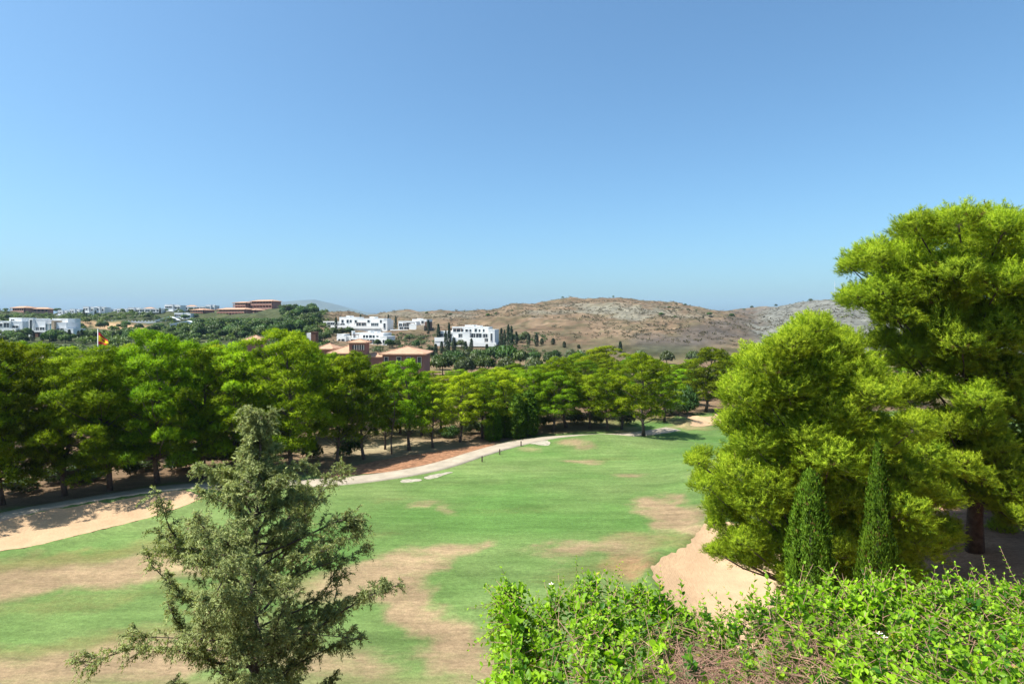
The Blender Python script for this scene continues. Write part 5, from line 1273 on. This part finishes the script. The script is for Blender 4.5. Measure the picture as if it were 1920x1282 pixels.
for i, (px, Yd, s) in enumerate(sorted([(915, 560, 3.4), (960, 560, 3), (800, 700, 3), (845, 680, 3.2), (930, 620, 2.6), (1055, 740, 2.4), (1150, 760, 2.6), (1290, 640, 3), (1305, 655, 2.6), (1372, 560, 4), (1330, 520, 3.4), (1345, 770, 2.6), (1520, 882, 5), (1455, 1140, 5), (1470, 1145, 4), (1410, 1100, 5), (1395, 1090, 4), (1268, 740, 2.4), (1285, 735, 2.8), (1255, 600, 3), (1265, 470, 3), (1240, 455, 3), (655, 700, 6), (640, 690, 5), (625, 680, 5), (605, 690, 5)])):
    far_tree(px, Yd, s * .9, s, rr.random() < .3, 'lone small tree on the bare brown hills, %s from the left' % ordw(i), 'lone trees on the brown hills')

# the far woods and thickets that fill the green hill: one mass
def thicket(name, n, pxr, yr, sr, seed, mt, label, thr=.42, flt=None):
    rng = np.random.default_rng(seed)
    px = rng.uniform(*pxr, n); Yd = rng.uniform(*yr, n); x = (px - 960) / F * Yd
    k = fbm(x / 45, Yd / 45, seed, 3) > thr; px, Yd, x = px[k], Yd[k], x[k]; z = height(x, Yd); s = rng.uniform(*sr, len(x))
    if flt is not None: k = flt(px, HZ + F * (CZ - z - s) / Yd, Yd); px, Yd, x, z, s = px[k], Yd[k], x[k], z[k], s[k]
    n = len(x); me = bush_mesh(seed + 1, 90, .32, .22, mt, .85, 5, 1)
    bv = np.zeros(len(me.vertices) * 3, np.float32); me.vertices.foreach_get('co', bv); bv = bv.reshape(-1, 3); bf = np.arange(len(bv)).reshape(-1, 4)
    nv = np.zeros(len(me.vertices) * 3, np.float32); me.attributes['custom_normal'].data.foreach_get('vector', nv); nv = nv.reshape(-1, 3)
    a = rng.uniform(0, 6.28, n); ca, sa = np.cos(a)[:, None], np.sin(a)[:, None]; S_ = s[:, None]
    rot = lambda q: np.stack([q[None, :, 0] * ca - q[None, :, 1] * sa, q[None, :, 0] * sa + q[None, :, 1] * ca, np.broadcast_to(q[None, :, 2], (n, len(q)))], -1)
    V = np.stack([x, Yd, z], 1)[:, None, :] + rot(bv) * S_[..., None]
    o = obj(name, leaf_mesh(name, V.reshape(-1, 3), (bf[None] + (np.arange(n) * len(bv))[:, None, None]).reshape(-1, 4), np.repeat(np.clip(rng.normal(.45, .22, n), 0, .9), len(bv)), mt, rot(nv).reshape(-1, 3)))
    return tag(o, label, name, None, 'stuff')
thicket('thicket', 1700, (-60, 620), (250, 600), (1.6, 3.6), 701, M['broad'], 'dense dark green thickets covering the left hill', .36,
        lambda px, py, Yd: ~((px > 120) & (px < 300) & (py > 597) & (py < 617) & (fbm(px / 30, py / 6, 5, 2) > .35)) & ~((px > 345) & (px < 525) & (py < 594.5)) & ~((px > 48) & (px < 150) & (py > 585) & (py < 640) & (Yd < 327)))
thicket('thicket', 650, (560, 1100), (245, 345), (.9, 2.0), 711, M['olive'], 'olive green thickets between the white villas', .44, lambda px, py, Yd: (py > 622) & ~((px > 610) & (px < 740) & (py < 646) & (Yd < 299)) & ~((px > 812) & (px < 940) & (py < 648) & (Yd < 290)))

# low scrub sprinkled over the brown hill: too many to count
rng = np.random.default_rng(61); n = 9000
px = rng.uniform(560, 1640, n); Yd = 290 + rng.random(n) ** .8 * 560
x = (px - 960) / F * Yd; keep = fbm(x / 40, Yd / 40, 95, 3) > .40; x, Yd = x[keep], Yd[keep]; n = len(x); z = height(x, Yd)
s = rng.uniform(.35, 1.1, n) * np.where(rng.random(n) < .06, 1.7, 1); base = bush_mesh(600, 16, .9, .65, M['olive'], .8, 3, 1)
bv = np.zeros(len(base.vertices) * 3, np.float32); base.vertices.foreach_get('co', bv); bv = bv.reshape(-1, 3); bf = np.arange(len(bv)).reshape(-1, 4)
a = rng.uniform(0, 6.28, n); ca, sa = np.cos(a), np.sin(a)
Vx = x[:, None] + s[:, None] * (bv[None, :, 0] * ca[:, None] - bv[None, :, 1] * sa[:, None]); Vy = Yd[:, None] + s[:, None] * (bv[None, :, 0] * sa[:, None] + bv[None, :, 1] * ca[:, None]); Vz = z[:, None] + s[:, None] * bv[None, :, 2] * .8
M['scrub'] = leafmat('hill_scrub', (.06, .055, .03), (.17, .145, .075), .15, (1.1, 1.1, .7))
so = obj('scrub', leaf_mesh('scrub', np.stack([Vx, Vy, Vz], -1).reshape(-1, 3), (bf[None] + (np.arange(n) * len(bv))[:, None, None]).reshape(-1, 4), np.repeat(rng.random(n) * .85, len(bv)), M['scrub']))
tag(so, 'sparse low scrub dotted over the bare brown hill', 'scrub', None, 'stuff')

# ------------------------------------------------------------------ air
hm = bpy.data.materials.new('summer_haze'); hm.use_nodes = True; nt = hm.node_tree; nt.nodes.remove(nt.nodes['Principled BSDF'])
pv = nt.nodes.new('ShaderNodeVolumePrincipled'); nt.links.new(pv.outputs[0], nt.nodes['Material Output'].inputs['Volume'])
pv.inputs['Color'].default_value = (.48, .72, 1.0, 1); pv.inputs['Density'].default_value = 0.000062; pv.inputs['Anisotropy'].default_value = 0.0
for k in ('Density Attribute', 'Color Attribute', 'Temperature Attribute'): pv.inputs[k].default_value = ''
mb = MB(); mb.box(-19500, 19500, -400, 9900, -45, 345)
tag(mb.build('haze', hm), 'pale summer haze over the valley', 'haze', None, 'stuff')
